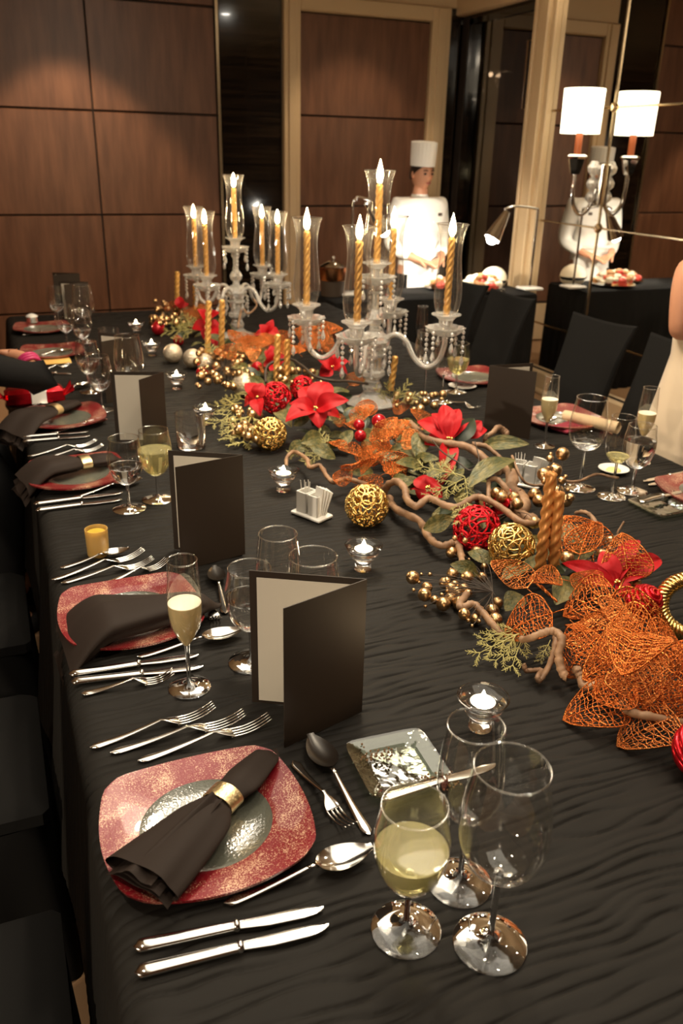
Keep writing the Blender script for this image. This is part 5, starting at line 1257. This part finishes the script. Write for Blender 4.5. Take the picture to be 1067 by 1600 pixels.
def head_mesh(hh=.115):
    def P(u, v):
        la = -math.pi/2+u*math.pi; lo = v*2*math.pi; x, y, z = math.cos(la)*math.cos(lo), math.cos(la)*math.sin(lo), math.sin(la)
        jaw = max(0, -z); w_ = .074*(1-.26*jaw**1.3); dp = .094*(1-.10*jaw)
        Y = -y*dp; X = x*w_; Z = z*hh
        f = max(0, y)                         # front of the face
        Y = -(y*dp)
        Y -= .022*math.exp(-((x/.20)**2+((z+.13)/.20)**2))*f + .006*math.exp(-((x/.5)**2+((z+.72)/.22)**2))*f
        Y += .009*(math.exp(-(((abs(x)-.42)/.2)**2+((z-.05)/.13)**2)))*f
        Y -= .006*math.exp(-((x/.32)**2+((z+.46)/.10)**2))*f
        return (X, Y, Z)
    return MB().grid(P, 34, 44)
def head(parent, c, rz=0, tilt=0, hair='short', hat=False, eyes=True):
    H_ = head_mesh(); o = H_.build('head', M_skin, parent, 180); o.location = c; o.rotation_euler = (tilt, 0, rz)
    for s in (-1, 1):
        MB().ball((s*.030, -.086, .006), .0095, 10, 8, (1.3, .6, .75)).build('eye', M_eye, o, 180)
        MB().tube(spline([(s*.045, -.083, .026), (s*.03, -.094, .031), (s*.014, -.094, .026)], 3), .0035, 6).build('eyebrow', M_hair, o, 180)
        MB().ball((s*.076, .004, -.005), .024, 12, 8, (.35, .65, 1.1)).build('ear', M_skin, o, 180)
    MB().ball((0, -.092, -.055), .017, 12, 8, (1.3, .35, .40)).build('mouth', M_lip, o, 180)
    if hair:
        def Q(u, v):
            la = u*math.pi/2*1.0; lo = v*2*math.pi; fr = max(0, math.sin(lo)); low = lerp(-.30 if hair == 'short' else -.95, .48, fr**.6)
            z = lerp(low, 1.0, math.sin(la)); r = math.sqrt(max(0, 1-z*z)) if z > 0 else 1.0-.05*abs(z)
            return (r*math.cos(lo)*.081, -r*math.sin(lo)*.100*(1 if math.sin(lo) > 0 else 1.02)+.004, z*.124)
        MB().grid(Q, 16, 40).build('hair', M_hair, o, 180)
    return o
def mono(o): return o
# --- chef
C = aty(658, 268, 5.77); cz0 = 0.0; cx, cy = C.x, 5.77
chef = thing('person', 'man in a white chef jacket and tall pleated hat standing behind the buffet', 'person', (cx, cy, 0), .12)
J = {'pelvis': ((0, 0, .86), (.13, .085)), 'waist': ((0, 0, 1.0), (.125, .080)), 'chest': ((0, 0, 1.18), (.160, .092)), 'neckb': ((0, .005, 1.315), (.085, .07)), 'neck': ((0, -.002, 1.36), .052), 'skull': ((0, -.01, 1.44), .06)}
E_ = [('pelvis', 'waist'), ('waist', 'chest'), ('chest', 'neckb'), ('neckb', 'neck'), ('neck', 'skull')]
for s in (-1, 1):
    k = '_%d' % s
    J['sh'+k] = ((s*.175, 0, 1.265), .062); J['el'+k] = ((s*.225, .02, 1.00), .038); J['wrist'+k] = ((s*.11, -.17, .92), .027)
    J['hip'+k] = ((s*.09, 0, .80), .085); J['kn'+k] = ((s*.10, -.01, .44), .058); J['an'+k] = ((s*.10, .02, .08), .038); J['toe'+k] = ((s*.11, -.13, .035), .035)
    E_ += [('chest', 'sh'+k), ('sh'+k, 'el'+k), ('el'+k, 'wrist'+k), ('pelvis', 'hip'+k), ('hip'+k, 'kn'+k), ('kn'+k, 'an'+k), ('an'+k, 'toe'+k)]
    hand_joints(J, E_, s, J['wrist'+k][0], (-s*.75, -.45, -.2), (0, .2, -1), .5)
skinned('body', J, E_, M_skin, chef, 'pelvis')
def grow(names, extra, add=0.0):
    return {n: (J[n][0], tuple((r+add) for r in (J[n][1] if hasattr(J[n][1], '__len__') else (J[n][1],)*2))) for n in names}
def jacket(parent, mat, low, names, edges, extra, add=.014):
    Jk = grow(names, None, add); Jk.update(extra); return skinned('jacket', Jk, edges, mat, parent, 'chest')
ex = {'hem': ((0, 0, .74), (.16, .11))}
for s in (-1, 1): ex['cuff_%d' % s] = (tuple(Vector(J['el_%d' % s][0]).lerp(Vector(J['wrist_%d' % s][0]), .82)), (.042, .042))
jacket(chef, M_chef, 0, ['pelvis', 'waist', 'chest', 'neckb', 'sh_-1', 'sh_1', 'el_-1', 'el_1'], [('chest', 'waist'), ('waist', 'pelvis'), ('pelvis', 'hem'), ('chest', 'neckb'), ('chest', 'sh_-1'), ('chest', 'sh_1'), ('sh_-1', 'el_-1'), ('sh_1', 'el_1'), ('el_-1', 'cuff_-1'), ('el_1', 'cuff_1')], ex, .026)
MB().lathe([(.062, 1.318), (.066, 1.33), (.060, 1.352), (.056, 1.352), (.060, 1.32)], 28, (0, .0, 0)).build('collar', M_chef, chef)
for i in range(5): MB().ball((.045, -.138, 1.24-.07*i), .007, 8, 6).build('button', M_paper, chef, 180)
MB().box((.10, -.128, 1.22), (.035, .006, .022), bev=.002).build('badge', M_twig, chef)
MB().grid(lambda u, v: ((v-.5)*(.36+.10*u)*math.cos((v-.5)*1.2), -.135-.02*u+.09*abs(v-.5)**1.5*2.2, .98-u*.66+.0*v), 10, 24).build('apron', M_chef, chef, 180, solid=.003)
MB().tube([(s_*.0+.19*math.cos(a), .14*math.sin(a)-.01, .97) for s_, a in [(1, k*math.pi/14) for k in range(29)]], .009, 6, cap=False).build('apron_tie', M_chef, chef, 180)
for s in (-1, 1):
    k = '_%d' % s
    MB().tube(spline([J['hip'+k][0], J['kn'+k][0], J['an'+k][0]], 6), [.105]*6+[.085]*6+[.07], 14).build('trouser_leg', M_blackc, chef, 180)
    MB().ball((s*.11, -.06, .04), .05, 12, 8, (.95, 2.4, .75)).build('shoe', M_blackc, chef, 180)
hd = head(chef, (0, -.012, 1.488), 0.0, .05)
MB().grid(lambda u, v: ((.083*(1+.05*u+.012*math.cos(v*2*math.pi*22)*min(1, u*3)*(1 if u < .96 else .5)))*math.cos(v*2*math.pi)*(1 if u < .97 else .9-.5*(u-.97)/.03), (.100*(1+.05*u+.012*math.cos(v*2*math.pi*22)*min(1, u*3)))*math.sin(v*2*math.pi)*(1 if u < .97 else .9-.5*(u-.97)/.03), .052+u*.165), 24, 132).build('chef_hat', M_chef, hd, 180)
MB().lathe([(.0005, .210), (.05, .212), (.078, .214)], 30).build('hat_crown', M_chef, hd, 180)
# --- guest in the ivory dress, only her arm and skirt inside the frame
wy = 2.04; sh = aty(1062, 398, wy); el = aty(1066, 524, wy-.02); wx = sh.x+.205
gu = thing('person', 'guest in an ivory satin dress with a bare arm, standing beside the table', 'person', (wx, wy, 0), 0)
S = sh.z/1.30
J = {'pelvis': ((0, 0, .86*S), (.15, .115)), 'waist': ((0, 0, 1.02*S), (.115, .09)), 'chest': ((0, 0, 1.18*S), (.135, .10)), 'neckb': ((0, 0, 1.315*S), (.06, .055)), 'neck': ((0, .01, 1.37*S), .042), 'skull': ((0, .01, 1.45*S), .055)}
E_ = [('pelvis', 'waist'), ('waist', 'chest'), ('chest', 'neckb'), ('neckb', 'neck'), ('neck', 'skull')]
for s in (-1, 1):
    k = '_%d' % s
    J['sh'+k] = ((s*.165, 0, 1.265*S), .052)
    J['el'+k] = ((el.x-wx-.01, -.02, el.z), .037) if s < 0 else ((.24, 0, 1.0*S), .037)
    J['wrist'+k] = ((.13+s*.05, .15, el.z+.05), .024)
    J['hip'+k] = ((s*.085, 0, .80*S), .085); J['kn'+k] = ((s*.085, .01, .44*S), .055); J['an'+k] = ((s*.085, -.02, .08), .036); J['toe'+k] = ((s*.09, .13, .03), .032)
    E_ += [('chest', 'sh'+k), ('sh'+k, 'el'+k), ('el'+k, 'wrist'+k), ('pelvis', 'hip'+k), ('hip'+k, 'kn'+k), ('kn'+k, 'an'+k), ('an'+k, 'toe'+k)]
    hand_joints(J, E_, s, J['wrist'+k][0], (-s*.5, .8, .1), (-s*.8, 0, -.5), .6, .92)
skinned('body', J, E_, M_skin, gu, 'pelvis')
def dressp(u, v):
    a = v*2*math.pi; z = lerp(1.275*S, .02, u)
    if u < .10: rx, ry = lerp(.125, .150, u/.10), lerp(.095, .118, u/.10)
    elif u < .22: t = (u-.10)/.12; rx, ry = lerp(.150, .135, t), lerp(.118, .108, t)
    elif u < .38: t = (u-.22)/.16; rx, ry = lerp(.135, .165, t), lerp(.108, .15, t)
    else: t = (u-.38)/.62; rx, ry = lerp(.165, .19, t), lerp(.15, .24, t)
    f = 1+max(0, u-.25)*.16*(math.sin(a*13+2*math.sin(a*3))*.5+.3*math.sin(a*7+u*4))
    return (rx*f*math.cos(a), ry*f*math.sin(a), z)
MB().grid(dressp, 40, 160).build('dress', M_dress, gu, 180)
for s in (-1, 1): MB().tube(spline([(s*.10, -.095, 1.25*S), (s*.115, -.03, 1.315*S), (s*.11, .05, 1.30*S), (s*.09, .098, 1.25*S)], 5), .007, 6).build('strap', M_dress, gu, 180)
head(gu, (0, .015, 1.50*S), math.pi, 0, 'long')
# --- guest in black at the menu side, arm reaching over the table
py_ = 2.98; hn = aty(20, 553, py_+.10); wr_ = aty(42, 562, py_+.06); elb = aty(60, 590, py_-.02)
gx = -.34
gb = thing('person', 'guest in black clothing with a pink bracelet, hand raised beside the table', 'person', (gx, 2.9, 0), 0)
def rel(p): return (p.x-gx, p.y-2.9, p.z)
J = {'pelvis': ((-.01, 0, .62), (.15, .10)), 'waist': ((.0, 0, .74), (.14, .105)), 'chest': ((.03, 0, .93), (.15, .115)), 'neckb': ((.05, 0, 1.06), (.065, .06)), 'neck': ((.06, 0, 1.11), .045), 'skull': ((.07, 0, 1.19), .055)}
E_ = [('pelvis', 'waist'), ('waist', 'chest'), ('chest', 'neckb'), ('neckb', 'neck'), ('neck', 'skull')]
for s in (-1, 1):
    k = '_%d' % s; J['sh'+k] = ((.05, s*.165, 1.01), .055)
    J['hip'+k] = ((.03, s*.09, .585), .088); J['kn'+k] = ((.24, s*.10, .575), .062); J['an'+k] = ((.20, s*.10, .10), .038); J['toe'+k] = ((.32, s*.10, .04), .034)
    E_ += [('chest', 'sh'+k), ('sh'+k, 'el'+k), ('el'+k, 'wrist'+k), ('pelvis', 'hip'+k), ('hip'+k, 'kn'+k), ('kn'+k, 'an'+k), ('an'+k, 'toe'+k)]
J['sh_-1'] = ((.05, -.165, 1.05), .055); J['el_-1'] = (rel(elb), .033); J['wrist_-1'] = (rel(wr_), .026); J['el_1'] = ((.10, .26, .84), .038); J['wrist_1'] = ((.27, .22, .90), .026)
dvec = Vector(rel(hn))-Vector(rel(wr_))
hand_joints(J, E_, -1, J['wrist_-1'][0], dvec, (.1, -.3, -1), .9, .95); hand_joints(J, E_, 1, J['wrist_1'][0], (-.2, -.5, .3), (0, -.5, -1), .8, .95)
skinned('body', J, E_, M_skin, gb, 'pelvis')
ex = {'hem': ((-.01, 0, .60), (.15, .10))}
for s in (-1, 1): ex['cuff_%d' % s] = (tuple(Vector(J['el_%d' % s][0]).lerp(Vector(J['wrist_%d' % s][0]), .10)), (.044, .044))
jacket(gb, M_blackc, 0, ['pelvis', 'waist', 'chest', 'neckb', 'sh_-1', 'sh_1', 'el_-1', 'el_1'], [('chest', 'waist'), ('waist', 'pelvis'), ('pelvis', 'hem'), ('chest', 'neckb'), ('chest', 'sh_-1'), ('chest', 'sh_1'), ('sh_-1', 'el_-1'), ('sh_1', 'el_1'), ('el_-1', 'cuff_-1'), ('el_1', 'cuff_1')], ex, .016)
for s in (-1, 1):
    k = '_%d' % s; MB().tube(spline([J['hip'+k][0], J['kn'+k][0], J['an'+k][0]], 6), [.11]*6+[.085]*6+[.06], 14).build('trouser_leg', M_blackc, gb, 180)
    MB().ball((.28, s*.10, .045), .045, 12, 8, (2.3, .95, .8)).build('shoe', M_blackc, gb, 180)
wv = Vector(rel(wr_)); ax = (wv-Vector(rel(elb))).normalized(); t1 = ax.orthogonal().normalized(); t2 = ax.cross(t1)
M_pink = principled('pink_bracelet', (.50, .03, .13), .4)
for q in (-.012, .0, .012): MB().tube([wv+ax*(q-.02)+(t1*math.cos(a)+t2*math.sin(a))*.034 for a in np.linspace(0, 6.2832, 25)], .006, 8, cap=False).build('bracelet', M_pink, gb, 180)
hd = head(gb, (.075, 0, 1.25), math.pi/2-.2, 0, 'long')
chair(gx+.02, 2.9, math.pi, 'black covered chair under the seated guest in black')
